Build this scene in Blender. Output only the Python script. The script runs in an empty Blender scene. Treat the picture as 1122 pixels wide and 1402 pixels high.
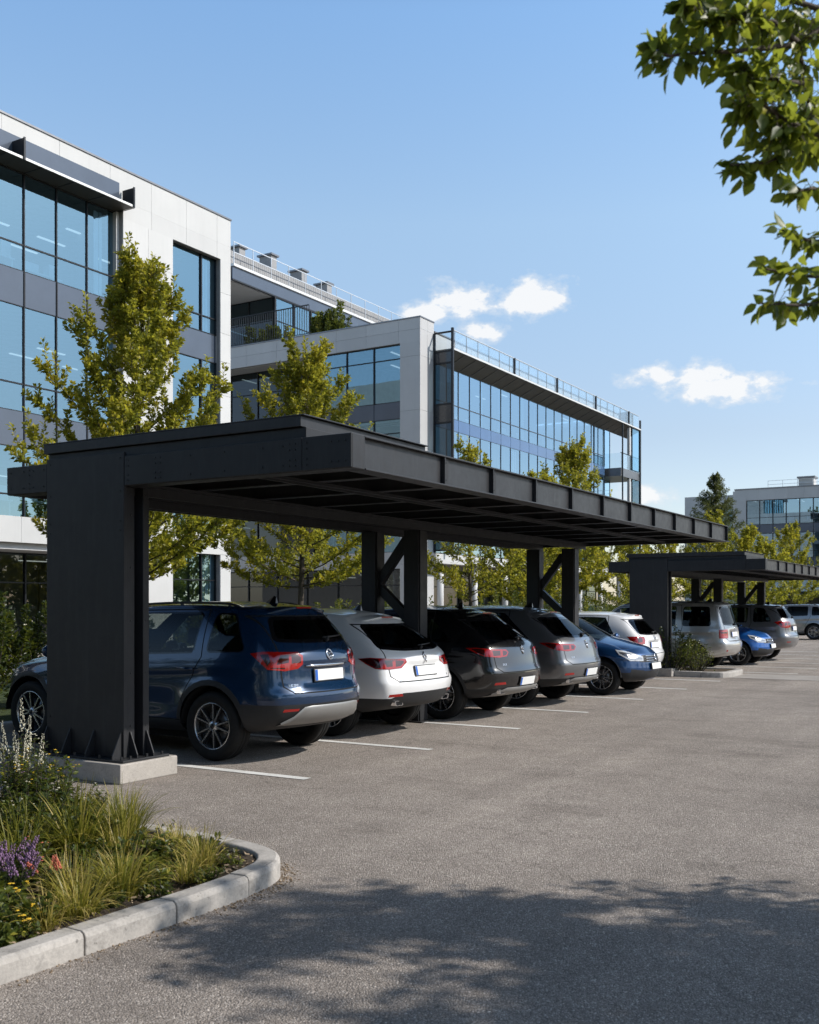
import bpy, bmesh, math, random
import numpy as np
from mathutils import Vector, Matrix, Quaternion
from mathutils.bvhtree import BVHTree
from mathutils.interpolate import poly_3d_calc
R = math.radians
PI = math.pi
scene = bpy.context.scene
COL = scene.collection

# ------------------------------------------------------------------ helpers
def tag(o, label=None, cat=None, group=None, kind=None):
    if label: o['label'] = label
    if cat: o['category'] = cat
    if group: o['group'] = group
    if kind: o['kind'] = kind
    return o

def empty(name, loc=(0, 0, 0), rz=0.0, label=None, cat=None, group=None):
    o = bpy.data.objects.new(name, None)
    COL.objects.link(o)
    o.empty_display_size = 0.3
    o.location = loc
    o.rotation_euler = (0, 0, rz)
    return tag(o, label, cat, group)

def origin(p):
    v = Vector((0, 0, 0))
    while p is not None:
        v += p.location
        p = p.parent
    return v

def link_mesh(name, me, parent=None):
    o = bpy.data.objects.new(name, me)
    COL.objects.link(o)
    if parent is not None: o.parent = parent
    return o

def copy_tree(o, parent=None):
    c = o.copy()
    COL.objects.link(c)
    c.parent = parent
    for ch in list(o.children):
        copy_tree(ch, c)
    return c

class MB:
    """collects shapes and links them as one mesh object"""
    def __init__(s):
        s.v = []; s.f = []; s.m = []; s.sm = []
    def add(s, vs, fs, mi=0, sm=False):
        b = len(s.v)
        s.v.extend([tuple(p) for p in vs])
        for f in fs:
            s.f.append(tuple(i + b for i in f)); s.m.append(mi); s.sm.append(sm)
        return s
    def box(s, x0, x1, y0, y1, z0, z1, mi=0):
        if x0 > x1: x0, x1 = x1, x0
        if y0 > y1: y0, y1 = y1, y0
        if z0 > z1: z0, z1 = z1, z0
        vs = [(x0,y0,z0),(x1,y0,z0),(x1,y1,z0),(x0,y1,z0),(x0,y0,z1),(x1,y0,z1),(x1,y1,z1),(x0,y1,z1)]
        return s.add(vs, [(0,3,2,1),(4,5,6,7),(0,1,5,4),(1,2,6,5),(2,3,7,6),(3,0,4,7)], mi)
    def bar(s, p, q, w, h, mi=0, up=(0, 0, 1)):
        p = Vector(p); q = Vector(q); d = (q - p).normalized(); up = Vector(up)
        a = d.cross(up)
        if a.length < 1e-4: a = d.cross(Vector((0, 1, 0)))
        a.normalize(); b = a.cross(d).normalized()
        vs = []
        for c in (p, q):
            for sa, sb in ((-1,-1),(1,-1),(1,1),(-1,1)):
                vs.append(c + a*(sa*w/2) + b*(sb*h/2))
        return s.add(vs, [(3,2,1,0),(4,5,6,7),(0,1,5,4),(1,2,6,5),(2,3,7,6),(3,0,4,7)], mi)
    def tube(s, pts, rad, n=8, mi=0, cap=True):
        pts = [Vector(p) for p in pts]
        if not isinstance(rad, (list, tuple)): rad = [rad]*len(pts)
        vs = []; fs = []
        ref = None
        for i, p in enumerate(pts):
            d = (pts[min(i+1, len(pts)-1)] - pts[max(i-1, 0)])
            if d.length < 1e-9: d = Vector((0,0,1))
            d.normalize()
            if ref is None:
                ref = d.orthogonal().normalized()
            ref = (ref - d*ref.dot(d))
            if ref.length < 1e-6: ref = d.orthogonal()
            ref.normalize()
            b = d.cross(ref)
            for k in range(n):
                a = 2*PI*k/n
                vs.append(p + (ref*math.cos(a) + b*math.sin(a))*rad[i])
        for i in range(len(pts)-1):
            for k in range(n):
                k2 = (k+1) % n
                fs.append((i*n+k, i*n+k2, (i+1)*n+k2, (i+1)*n+k))
        if cap:
            fs.append(tuple(reversed(range(n)))); fs.append(tuple((len(pts)-1)*n+k for k in range(n)))
        return s.add(vs, fs, mi, True)
    def lathe(s, prof, n=24, axis='y', c=(0,0,0), mi=0, a0=0.0, a1=2*PI, sm=True):
        """prof = [(radius, offset along axis)]"""
        full = abs(a1 - a0 - 2*PI) < 1e-6
        m = n if full else n+1
        vs = []; fs = []
        for r, h in prof:
            for k in range(m):
                a = a0 + (a1-a0)*k/n
                u, w = r*math.cos(a), r*math.sin(a)
                p = (u, h, w) if axis == 'y' else ((u, w, h) if axis == 'z' else (h, u, w))
                vs.append((p[0]+c[0], p[1]+c[1], p[2]+c[2]))
        for i in range(len(prof)-1):
            for k in range(n):
                k2 = (k+1) % m
                fs.append((i*m+k, i*m+k2, (i+1)*m+k2, (i+1)*m+k))
        return s.add(vs, fs, mi, sm)
    def prism(s, poly, d0, d1, plane='xz', mi=0):
        """extrude a 2D outline: plane xz -> along y, yz -> along x, xy -> along z"""
        n = len(poly)
        def P(a, b, d):
            return (a, d, b) if plane == 'xz' else ((d, a, b) if plane == 'yz' else (a, b, d))
        vs = [P(a, b, d0) for a, b in poly] + [P(a, b, d1) for a, b in poly]
        fs = [tuple(range(n)), tuple(reversed(range(n, 2*n)))]
        fs += [(i, i+n, (i+1) % n + n, (i+1) % n) for i in range(n)]
        return s.add(vs, fs, mi)
    def sphere(s, c, r, n=8, mi=0, sq=(1,1,1)):
        prof = []
        k = max(4, n//2)
        vs = []; fs = []
        for i in range(k+1):
            t = PI*i/k
            for j in range(n):
                a = 2*PI*j/n
                vs.append((c[0]+r*sq[0]*math.sin(t)*math.cos(a), c[1]+r*sq[1]*math.sin(t)*math.sin(a), c[2]+r*sq[2]*math.cos(t)))
        for i in range(k):
            for j in range(n):
                fs.append((i*n+j, (i+1)*n+j, (i+1)*n+(j+1) % n, i*n+(j+1) % n))
        return s.add(vs, fs, mi, True)
    def build(s, name, mats, parent=None, bevel=0.0, seg=2, world=True, fixn=False):
        me = bpy.data.meshes.new(name)
        og = origin(parent) if (parent is not None and world) else Vector((0,0,0))
        me.from_pydata([(p[0]-og.x, p[1]-og.y, p[2]-og.z) for p in s.v], [], s.f)
        if not isinstance(mats, (list, tuple)): mats = [mats]
        for m in mats: me.materials.append(m)
        me.polygons.foreach_set('material_index', s.m)
        me.polygons.foreach_set('use_smooth', s.sm)
        if fixn:
            bm = bmesh.new(); bm.from_mesh(me)
            bmesh.ops.recalc_face_normals(bm, faces=bm.faces[:]); bm.to_mesh(me); bm.free()
        me.update()
        o = link_mesh(name, me, parent)
        if bevel > 0:
            md = o.modifiers.new('bevel', 'BEVEL'); md.width = bevel; md.segments = seg
            md.limit_method = 'ANGLE'; md.angle_limit = R(40); md.harden_normals = False
        return o

# ------------------------------------------------------------------ materials
def mat(name):
    m = bpy.data.materials.new(name); m.use_nodes = True
    nt = m.node_tree
    return m, nt, nt.nodes['Principled BSDF'], nt.nodes['Material Output']

def N(nt, t, **kw):
    n = nt.nodes.new(t)
    for k, v in kw.items():
        if k.startswith('i_'):
            key = k[2:].replace('_', ' ')
            n.inputs[key].default_value = v
        else: setattr(n, k, v)
    return n

def ramp(nt, fac, stops):
    r = nt.nodes.new('ShaderNodeValToRGB')
    el = r.color_ramp.elements
    while len(el) < len(stops): el.new(0.5)
    for e, (p, c) in zip(el, stops):
        e.position = p; e.color = (c[0], c[1], c[2], 1) if not isinstance(c, (int, float)) else (c, c, c, 1)
    nt.links.new(fac, r.inputs['Fac'])
    return r.outputs['Color']

def coords(nt, kind='Object', scale=(1, 1, 1)):
    tc = nt.nodes.new('ShaderNodeTexCoord')
    mp = nt.nodes.new('ShaderNodeMapping'); mp.inputs['Scale'].default_value = scale
    nt.links.new(tc.outputs[kind], mp.inputs['Vector'])
    return mp.outputs['Vector']

def noise(nt, vec, sc, det=4, rough=0.55, out='Fac'):
    n = N(nt, 'ShaderNodeTexNoise'); n.inputs['Scale'].default_value = sc
    n.inputs['Detail'].default_value = det; n.inputs['Roughness'].default_value = rough
    nt.links.new(vec, n.inputs['Vector'])
    return n.outputs[out]

def mixc(nt, fac, a, b, typ='MIX'):
    m = nt.nodes.new('ShaderNodeMix'); m.data_type = 'RGBA'; m.blend_type = typ
    def put(sock, v):
        if isinstance(v, bpy.types.NodeSocket): nt.links.new(v, sock)
        elif isinstance(v, (int, float)): sock.default_value = v
        else: sock.default_value = (v[0], v[1], v[2], 1)
    put(m.inputs[0], fac); put(m.inputs[6], a); put(m.inputs[7], b)
    return m.outputs[2]

def bump(nt, h, strength, dist, bs):
    b = nt.nodes.new('ShaderNodeBump'); b.inputs['Strength'].default_value = strength
    b.inputs['Distance'].default_value = dist
    nt.links.new(h, b.inputs['Height']); nt.links.new(b.outputs['Normal'], bs.inputs['Normal'])
    return b

def math_(nt, op, a, b=None, c=None):
    m = nt.nodes.new('ShaderNodeMath'); m.operation = op
    for i, v in enumerate((a, b, c)):
        if v is None: continue
        if isinstance(v, bpy.types.NodeSocket): nt.links.new(v, m.inputs[i])
        else: m.inputs[i].default_value = v
    return m.outputs[0]

def simple(name, col, rough=0.5, metal=0.0, var=0.15, scale=3.0, spec=0.5, bmp=0.0, bscale=60.0, coat=0.0, vec='Object'):
    m, nt, bs, _ = mat(name)
    v = coords(nt, vec)
    n = noise(nt, v, scale, 5, 0.6)
    lo = tuple(c*(1-var) for c in col); hi = tuple(min(1, c*(1+var)) for c in col)
    nt.links.new(ramp(nt, n, [(0.3, lo), (0.7, hi)]), bs.inputs['Base Color'])
    bs.inputs['Roughness'].default_value = rough; bs.inputs['Metallic'].default_value = metal
    bs.inputs['Specular IOR Level'].default_value = spec
    bs.inputs['Coat Weight'].default_value = coat
    if bmp > 0: bump(nt, noise(nt, v, bscale, 3, 0.6), bmp, 0.01, bs)
    return m

def asphalt_mat():
    m, nt, bs, _ = mat('asphalt')
    v = coords(nt, 'Object')
    vo = N(nt, 'ShaderNodeTexVoronoi'); vo.inputs['Scale'].default_value = 115; nt.links.new(v, vo.inputs['Vector'])
    vo2 = N(nt, 'ShaderNodeTexVoronoi'); vo2.inputs['Scale'].default_value = 270; nt.links.new(v, vo2.inputs['Vector'])
    stone = ramp(nt, vo.outputs['Color'], [(0.0, (.078,.070,.063)), (0.55, (.125,.112,.102)), (0.8, (.165,.150,.138)), (1.0, (.30,.277,.255))])
    fine = ramp(nt, vo2.outputs['Color'], [(0.0, .62), (0.6, 1.0), (1.0, 1.45)])
    c = mixc(nt, 1.0, stone, fine, 'MULTIPLY')
    gap = ramp(nt, vo.outputs['Distance'], [(0.35, 1.0), (0.75, 0.55)])
    c = mixc(nt, 0.75, c, gap, 'MULTIPLY')
    big = ramp(nt, noise(nt, v, 0.35, 5, 0.6), [(0.3, .84), (0.7, 1.14)])
    c = mixc(nt, 1.0, c, big, 'MULTIPLY')
    mid = ramp(nt, noise(nt, v, 2.3, 6, 0.7), [(0.25, .85), (0.75, 1.15)])
    c = mixc(nt, 1.0, c, mid, 'MULTIPLY')
    # oil stains and tyre wear
    st = ramp(nt, noise(nt, coords(nt, 'Object', (0.55, 1.3, 1)), 0.8, 6, 0.62), [(0.56, 1.0), (0.72, 0.72)])
    c = mixc(nt, 1.0, c, st, 'MULTIPLY')
    # hairline cracks
    cr = N(nt, 'ShaderNodeTexVoronoi', feature='DISTANCE_TO_EDGE'); cr.inputs['Scale'].default_value = 0.22
    wv = N(nt, 'ShaderNodeVectorMath', operation='ADD')
    nz = noise(nt, v, 1.7, 5, 0.65, 'Color')
    sc = N(nt, 'ShaderNodeVectorMath', operation='SCALE'); sc.inputs['Scale'].default_value = 0.9
    nt.links.new(nz, sc.inputs[0]); nt.links.new(v, wv.inputs[0]); nt.links.new(sc.outputs[0], wv.inputs[1])
    nt.links.new(wv.outputs[0], cr.inputs['Vector'])
    crk = ramp(nt, cr.outputs['Distance'], [(0.0, 0.5), (0.0035, 1.0)])
    c = mixc(nt, 0.55, c, crk, 'MULTIPLY')
    hs = N(nt, 'ShaderNodeHueSaturation'); hs.inputs['Value'].default_value = 3.05
    c = mixc(nt, 1.0, c, (1.02, .985, .945), 'MULTIPLY')
    trk = ramp(nt, noise(nt, coords(nt, 'Object', (1.6, .06, 1)), 1.0, 5, 0.6), [(0.35, .90), (0.65, 1.06)])
    c = mixc(nt, 1.0, c, trk, 'MULTIPLY')
    nt.links.new(c, hs.inputs['Color'])
    nt.links.new(hs.outputs['Color'], bs.inputs['Base Color'])
    bs.inputs['Roughness'].default_value = 0.9
    bs.inputs['Specular IOR Level'].default_value = 0.3
    h = math_(nt, 'SUBTRACT', 1.0, vo.outputs['Distance'])
    h2 = math_(nt, 'ADD', h, math_(nt, 'MULTIPLY', vo2.outputs['Distance'], -0.4))
    bump(nt, h2, 0.9, 0.008, bs)
    return m

def concrete_mat(name, col, scale=1.0, rough=0.85, stain=0.35):
    m, nt, bs, _ = mat(name)
    v = coords(nt, 'Object', (scale,)*3)
    a = ramp(nt, noise(nt, v, 2.2, 8, 0.65), [(0.3, tuple(c*.8 for c in col)), (0.7, tuple(c*1.1 for c in col))])
    f = ramp(nt, noise(nt, v, 60, 4, 0.7), [(0.25, 0.8), (0.6, 1.08)])
    c = mixc(nt, 1.0, a, f, 'MULTIPLY')
    s = ramp(nt, noise(nt, v, 5.0, 7, 0.75), [(0.52, 1.0), (0.68, 0.62)])
    c = mixc(nt, stain, c, s, 'MULTIPLY')
    pits = ramp(nt, noise(nt, v, 28, 3, 0.5), [(0.66, 1.0), (0.74, 0.5)])
    c = mixc(nt, stain, c, pits, 'MULTIPLY')
    nt.links.new(c, bs.inputs['Base Color'])
    bs.inputs['Roughness'].default_value = rough
    bump(nt, noise(nt, v, 45, 6, 0.7), 0.35, 0.006, bs)
    return m

def panel_mat(name, col, rough=0.55):
    m, nt, bs, _ = mat(name)
    v = coords(nt, 'Object')
    a = ramp(nt, noise(nt, v, 0.5, 6, 0.6), [(0.3, tuple(c*.93 for c in col)), (0.7, tuple(min(1, c*1.04) for c in col))])
    st = ramp(nt, noise(nt, coords(nt, 'Object', (3.0, 3.0, 0.25)), 1.5, 6, 0.7), [(0.5, 1.0), (0.75, 0.95)])
    c = mixc(nt, 1.0, a, st, 'MULTIPLY')
    gi = N(nt, 'ShaderNodeNewGeometry')
    c = mixc(nt, 1.0, c, ramp(nt, gi.outputs['Random Per Island'], [(0.0, .945), (1.0, 1.03)]), 'MULTIPLY')
    nt.links.new(c, bs.inputs['Base Color'])
    bs.inputs['Roughness'].default_value = rough
    bump(nt, noise(nt, v, 14, 4, 0.6), 0.08, 0.01, bs)
    return m

def steel_mat(name, col, rough=0.42):
    m, nt, bs, _ = mat(name)
    v = coords(nt, 'Object')
    a = ramp(nt, noise(nt, v, 1.6, 7, 0.65), [(0.3, tuple(c*.82 for c in col)), (0.7, tuple(c*1.18 for c in col))])
    dust = ramp(nt, noise(nt, coords(nt, 'Object', (6, 6, 0.8)), 2.0, 6, 0.7), [(0.50, 0.0), (0.78, 0.5)])
    c = mixc(nt, dust, a, tuple(c_*1.9 + .004 for c_ in col))
    nt.links.new(c, bs.inputs['Base Color'])
    r = ramp(nt, noise(nt, v, 9, 6, 0.7), [(0.3, rough-.06), (0.7, rough+.1)])
    nt.links.new(r, bs.inputs['Roughness'])
    bs.inputs['Specular IOR Level'].default_value = 0.34
    bump(nt, noise(nt, v, 220, 2, 0.5), 0.12, 0.002, bs)
    return m

def glass_mat(name, tint, refl=0.12, boost=1.0, rough=0.0, rtint=(1, 1, 1), wobble=0.0):
    """tinted see-through pane: fresnel mix of a mirror coat and a coloured transparency"""
    m, nt, bs, out = mat(name)
    nt.nodes.remove(bs)
    tr = N(nt, 'ShaderNodeBsdfTransparent'); tr.inputs['Color'].default_value = (*tint, 1)
    gl = N(nt, 'ShaderNodeBsdfGlossy'); gl.inputs['Roughness'].default_value = rough
    gl.inputs['Color'].default_value = (*rtint, 1)
    fr = N(nt, 'ShaderNodeFresnel'); fr.inputs['IOR'].default_value = 1.52
    f = math_(nt, 'MULTIPLY_ADD', fr.outputs[0], boost, refl)
    f = math_(nt, 'MINIMUM', f, 0.97)
    mx = N(nt, 'ShaderNodeMixShader')
    nt.links.new(f, mx.inputs[0]); nt.links.new(tr.outputs[0], mx.inputs[1]); nt.links.new(gl.outputs[0], mx.inputs[2])
    if wobble > 0:
        b = N(nt, 'ShaderNodeBump'); b.inputs['Strength'].default_value = wobble; b.inputs['Distance'].default_value = 0.02
        nt.links.new(noise(nt, coords(nt, 'Object'), 0.7, 2, 0.4), b.inputs['Height'])
        nt.links.new(b.outputs[0], gl.inputs['Normal'])
    nt.links.new(mx.outputs[0], out.inputs['Surface'])
    return m

def paint_mat(name, col, metal=0.35, rough=0.32, flake=0.12):
    m, nt, bs, out = mat(name)
    v = coords(nt, 'Object')
    fl = ramp(nt, noise(nt, v, 900, 1, 0.5), [(0.35, tuple(c*(1-flake) for c in col)), (0.65, tuple(min(1, c*(1+flake)) for c in col))])
    # dark lining colour on the inner side of the body panels
    g = N(nt, 'ShaderNodeNewGeometry')
    c = mixc(nt, g.outputs['Backfacing'], fl, (.012, .012, .013))
    nt.links.new(c, bs.inputs['Base Color'])
    bs.inputs['Metallic'].default_value = metal; bs.inputs['Roughness'].default_value = rough
    bs.inputs['Coat Weight'].default_value = 1.0; bs.inputs['Coat Roughness'].default_value = 0.03
    return m

def leaf_mat(name, stops, trans=0.35, tcol=(.45, .5, .05), rough=0.42):
    m, nt, bs, out = mat(name)
    at = N(nt, 'ShaderNodeAttribute', attribute_name='tint')
    c = ramp(nt, at.outputs['Fac'], stops)
    nt.links.new(c, bs.inputs['Base Color'])
    bs.inputs['Roughness'].default_value = rough
    bs.inputs['Specular IOR Level'].default_value = 0.4
    tl = N(nt, 'ShaderNodeBsdfTranslucent')
    nt.links.new(mixc(nt, 0.55, c, tcol), tl.inputs['Color'])
    mx = N(nt, 'ShaderNodeMixShader'); mx.inputs[0].default_value = trans
    nt.links.new(bs.outputs[0], mx.inputs[1]); nt.links.new(tl.outputs[0], mx.inputs[2])
    nt.links.new(mx.outputs[0], out.inputs['Surface'])
    return m

def lamp_mat(name, col, s):
    m, nt, bs, out = mat(name)
    bs.inputs['Base Color'].default_value = (.8, .8, .8, 1)
    bs.inputs['Emission Color'].default_value = (*col, 1); bs.inputs['Emission Strength'].default_value = s
    return m

def soil_mat():
    m, nt, bs, _ = mat('soil')
    v = coords(nt, 'Object')
    c = ramp(nt, noise(nt, v, 35, 8, 0.75), [(0.25, (.02,.014,.009)), (0.5, (.085,.06,.038)), (0.75, (.20,.15,.10))])
    nt.links.new(c, bs.inputs['Base Color']); bs.inputs['Roughness'].default_value = 0.95
    bump(nt, noise(nt, v, 30, 8, 0.75), 1.0, 0.04, bs)
    return m

def line_mat():
    m, nt, bs, out = mat('road_paint')
    v = coords(nt, 'Object')
    wear = ramp(nt, noise(nt, v, 26, 6, 0.75), [(0.32, (.20,.185,.17)), (0.42, (.70,.69,.66)), (1.0, (.80,.79,.76))])
    big = ramp(nt, noise(nt, v, 1.6, 5, 0.7), [(0.3, .78), (0.6, 1.0)])
    nt.links.new(mixc(nt, 1.0, wear, big, 'MULTIPLY'), bs.inputs['Base Color'])
    bs.inputs['Roughness'].default_value = 0.8
    bump(nt, noise(nt, v, 90, 4, 0.6), 0.4, 0.004, bs)
    return m

def lawn_mat():
    m, nt, bs, out = mat('lawn')
    v = coords(nt, 'Object')
    c = ramp(nt, noise(nt, v, 9, 8, 0.75), [(0.25, (.02,.035,.008)), (0.55, (.06,.09,.02)), (0.8, (.13,.15,.045))])
    nt.links.new(c, bs.inputs['Base Color']); bs.inputs['Roughness'].default_value = 0.95
    bump(nt, noise(nt, v, 50, 6, 0.75), 1.0, 0.05, bs)
    return m

M = {}
M['asphalt'] = asphalt_mat()
M['line'] = line_mat()
M['kerb'] = concrete_mat('kerb_stone', (.43, .40, .365), 1.1, 0.85, 1.0)
M['plinth'] = concrete_mat('plinth_concrete', (.42, .385, .345), 1.3, 0.85, 0.5)
M['paving'] = concrete_mat('pale_paving', (.34, .31, .28), 0.8, 0.9, 0.4)
M['steel'] = steel_mat('charcoal_steel', (.0225, .0230, .0252), 0.48)
M['steel_edge'] = steel_mat('charcoal_steel_worn', (.028, .0285, .031), 0.40)
M['deck'] = steel_mat('roof_sheet', (.022, .022, .024), 0.6)
M['bolt'] = simple('bolt_steel', (.0235, .024, .026), 0.45, 0.1, 0.2, 20)
M['white_panel'] = panel_mat('white_panel', (.56, .56, .555))
M['grey_panel'] = panel_mat('pale_grey_panel', (.50, .50, .505))
M['joint'] = simple('panel_joint', (.26, .26, .265), 0.8)
M['frame'] = simple('dark_window_frame', (.02, .022, .026), 0.4, 0.5, 0.1)
M['frame_blue'] = simple('slim_blue_grey_frame', (.075, .09, .115), 0.4, 0.4, 0.1)
M['spandrel'] = simple('blue_grey_spandrel', (.075, .095, .13), 0.25, 0.2, 0.08, 1.0, coat=0.4)
M['soffit'] = simple('dark_soffit', (.05, .045, .038), 0.55, 0.1, 0.15)
M['soffit_warm'] = simple('bronze_soffit', (.11, .098, .085), 0.5, 0.2, 0.1)
M['coping'] = simple('metal_coping', (.20, .20, .21), 0.35, 0.7, 0.1)
M['edge_white'] = simple('pale_metal_edge', (.7, .69, .67), 0.35, 0.3, 0.05)
M['rail'] = simple('pale_railing_metal', (.62, .63, .64), 0.35, 0.6, 0.05)
M['plant_room'] = panel_mat('ribbed_plant_screen', (.30, .30, .305))
M['ceil'] = simple('office_ceiling', (.62, .61, .58), 0.9)
M['carpet'] = simple('office_floor', (.20, .19, .18), 0.9)
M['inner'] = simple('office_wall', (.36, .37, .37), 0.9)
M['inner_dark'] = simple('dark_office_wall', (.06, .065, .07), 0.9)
M['blind'] = simple('white_blind', (.78, .80, .80), 0.8)
M['desk'] = simple('pale_desk', (.75, .74, .72), 0.6)
M['strip'] = lamp_mat('ceiling_light', (1, .96, .9), .7)
M['glass'] = glass_mat('office_glass', (.46, .66, .80), 0.26, 1.3, 0.0, (.54, .84, 1.0), 0.10)
M['glass_flank'] = glass_mat('flank_glass', (.50, .70, .82), 0.40, 1.1, 0.0, (.60, .83, 1.0), 0.05)
M['glass_dark'] = glass_mat('dark_glass', (.16, .23, .25), 0.03, 0.8, 0.0, (.9, .95, 1.0), 0.05)
M['glass_gf'] = glass_mat('shopfront_glass', (.42, .50, .50), 0.03, 0.8, 0.0, (.9, .95, 1.0), 0.03)
M['glass_screen'] = glass_mat('smoked_screen_glass', (.045, .075, .085), 0.02, 0.8, 0.0, (.9, .95, 1.0), 0.05)
M['glass_rail'] = glass_mat('balustrade_glass', (.86, .93, .96), 0.04, 0.6)
M['bark'] = simple('bark', (.075, .058, .042), 0.9, 0, 0.35, 14, bmp=0.8, bscale=40)
M['twig'] = simple('twig', (.05, .04, .026), 0.85, 0, 0.3, 14)
M['leaf'] = leaf_mat('olive_leaf', [(0.0, (.04,.06,.013)), (0.40, (.145,.17,.025)), (0.72, (.32,.305,.037)), (1.0, (.58,.47,.05))], 0.48, (.70, .66, .06))
M['leaf_big'] = leaf_mat('broad_leaf', [(0.0, (.03,.055,.012)), (0.5, (.085,.13,.024)), (0.85, (.20,.23,.03)), (1.0, (.46,.41,.04))], 0.50, (.56, .62, .06))
M['leaf_shrub'] = leaf_mat('shrub_leaf', [(0.0, (.012,.022,.007)), (0.5, (.05,.075,.016)), (0.85, (.15,.17,.03)), (1.0, (.38,.34,.05))], 0.34, (.3, .34, .04))
M['needle'] = leaf_mat('needles', [(0.0, (.025,.042,.018)), (0.6, (.075,.095,.03)), (1.0, (.24,.23,.05))], 0.3, (.28, .3, .06))
M['blade'] = leaf_mat('grass_blade', [(0.0, (.045,.06,.010)), (0.42, (.135,.15,.020)), (0.75, (.31,.27,.036)), (1.0, (.50,.39,.12))], 0.35, (.4, .4, .05))
M['purple'] = simple('purple_petal', (.23, .13, .24), 0.7, 0, 0.5, 40)
M['pink'] = simple('coral_petal', (.62, .16, .10), 0.7, 0, 0.3, 30)
M['yellow'] = simple('yellow_petal', (.75, .48, .03), 0.7, 0, 0.25, 30)
M['cream'] = simple('cream_petal', (.7, .66, .5), 0.7, 0, 0.2, 30)
M['soil'] = soil_mat()
M['chip'] = simple('bark_chip', (.27, .20, .13), 0.9, 0, 0.7, 30)
M['lawn'] = lawn_mat()
# car materials
M['tyre'] = simple('tyre_rubber', (.012, .012, .012), 0.75, 0, 0.2, 30, 0.3, 0.2, 120)
M['rim'] = simple('alloy', (.55, .55, .56), 0.25, 0.9, 0.05)
M['rim_dark'] = simple('dark_alloy', (.04, .04, .043), 0.35, 0.6, 0.1)
M['plastic'] = simple('black_trim_plastic', (.022, .0225, .024), 0.55, 0, 0.1, 40, 0.4, 0.1, 300)
M['gloss_black'] = simple('gloss_black', (.006, .006, .007), 0.08, 0, 0.05)
M['gap'] = simple('panel_gap', (.003, .003, .003), 0.9)
M['chrome'] = simple('chrome', (.78, .78, .8), 0.12, 1.0, 0.03)
M['skid'] = simple('silver_skid', (.30, .295, .285), 0.42, 0.5, 0.06)
M['seat'] = simple('dark_upholstery', (.02, .02, .022), 0.8)
M['cglass'] = glass_mat('car_glass', (.56, .60, .57), 0.003, .32)
M['cglass_dark'] = glass_mat('privacy_glass', (.30, .33, .31), 0.003, .5)
M['plate'] = simple('plate_white', (.82, .82, .80), 0.35, 0, 0.03)
M['plate_blue'] = simple('plate_blue', (.02, .12, .50), 0.35, 0, 0.03)
def lens(name, col, dark):
    m, nt, bs, out = mat(name)
    v = coords(nt, 'Object')
    nt.links.new(ramp(nt, noise(nt, v, 60, 2, 0.5), [(0.3, dark), (0.6, col)]), bs.inputs['Base Color'])
    bs.inputs['Roughness'].default_value = 0.12; bs.inputs['Coat Weight'].default_value = 1.0
    bs.inputs['Coat Roughness'].default_value = 0.02
    return m
M['red'] = lens('red_lens', (.36, .007, .005), (.30, .006, .004))
M['red_dark'] = lens('dark_red_lens', (.05, .003, .003), (.025, .002, .002))
M['clear'] = lens('clear_lens', (.62, .64, .66), (.30, .32, .34))
M['spandrel_blue'] = simple('blue_glass_spandrel', (.07, .15, .30), 0.08, 0.3, 0.08, 1.0, coat=0.6)
M['screen_dark'] = simple('dark_screen_panel', (.018, .022, .028), 0.15, 0, 0.1, 1.0, coat=0.5)
# ------------------------------------------------------------------ cars
def lerp(a, b, t): return a + (b-a)*t
def sstep(a, b, x):
    t = max(0.0, min(1.0, (x-a)/(b-a))); return t*t*(3-2*t)
def pl(x, pts):
    if x <= pts[0][0]: return pts[0][1]
    for (xa, ya), (xb, yb) in zip(pts, pts[1:]):
        if x <= xb: return ya + (yb-ya)*(x-xa)/(xb-xa)
    return pts[-1][1]
def clip_x(poly, xa, keep_gt):
    out = []
    n = len(poly)
    for i in range(n):
        p, q = poly[i], poly[(i+1) % n]
        ip = (p[0] >= xa) == keep_gt; iq = (q[0] >= xa) == keep_gt
        if ip: out.append(p)
        if ip != iq:
            t = (xa-p[0])/(q[0]-p[0]); out.append((xa, p[1]+(q[1]-p[1])*t))
    return out
def area2(poly): return sum(p[0]*q[1]-q[0]*p[1] for p, q in zip(poly, poly[1:]+poly[:1]))
def offset_poly(poly, d):
    """d>0 shrinks"""
    if area2(poly) < 0: poly = poly[::-1]
    n = len(poly); out = []
    for i in range(n):
        a, b, c = Vector(poly[i-1]), Vector(poly[i]), Vector(poly[(i+1) % n])
        e1 = (b-a).normalized(); e2 = (c-b).normalized()
        n1 = Vector((-e1.y, e1.x)); n2 = Vector((-e2.y, e2.x))
        m = n1+n2
        m = m/max(0.35, m.dot(n1)) if m.length > 1e-6 else n1
        out.append(tuple(b + m*d))
    return out
def round_poly(poly, r, k=3):
    n = len(poly); out = []
    for i in range(n):
        a, b, c = Vector(poly[i-1]), Vector(poly[i]), Vector(poly[(i+1) % n])
        r1 = min(r, (a-b).length*.45, (c-b).length*.45)
        p = b+(a-b).normalized()*r1; q = b+(c-b).normalized()*r1
        for j in range(k+1):
            t = j/k
            out.append(tuple(p*(1-t)**2 + b*2*t*(1-t) + q*t*t))
    return out
def pip(u, v, poly):
    ins = False; n = len(poly); j = n-1
    for i in range(n):
        ui, vi = poly[i]; uj, vj = poly[j]
        if (vi > v) != (vj > v) and u < (uj-ui)*(v-vi)/(vj-vi)+ui: ins = not ins
        j = i
    return ins

FL = [0, .07, .25, .47, .53, .74, .91, 1.0]
YL = [.80, .935, .985, 1.0, 1.0, .998, .985, .955]
FU = [.30, .64, .90, 1.0]
TC = [1, .92, .7, .36, 0]

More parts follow.
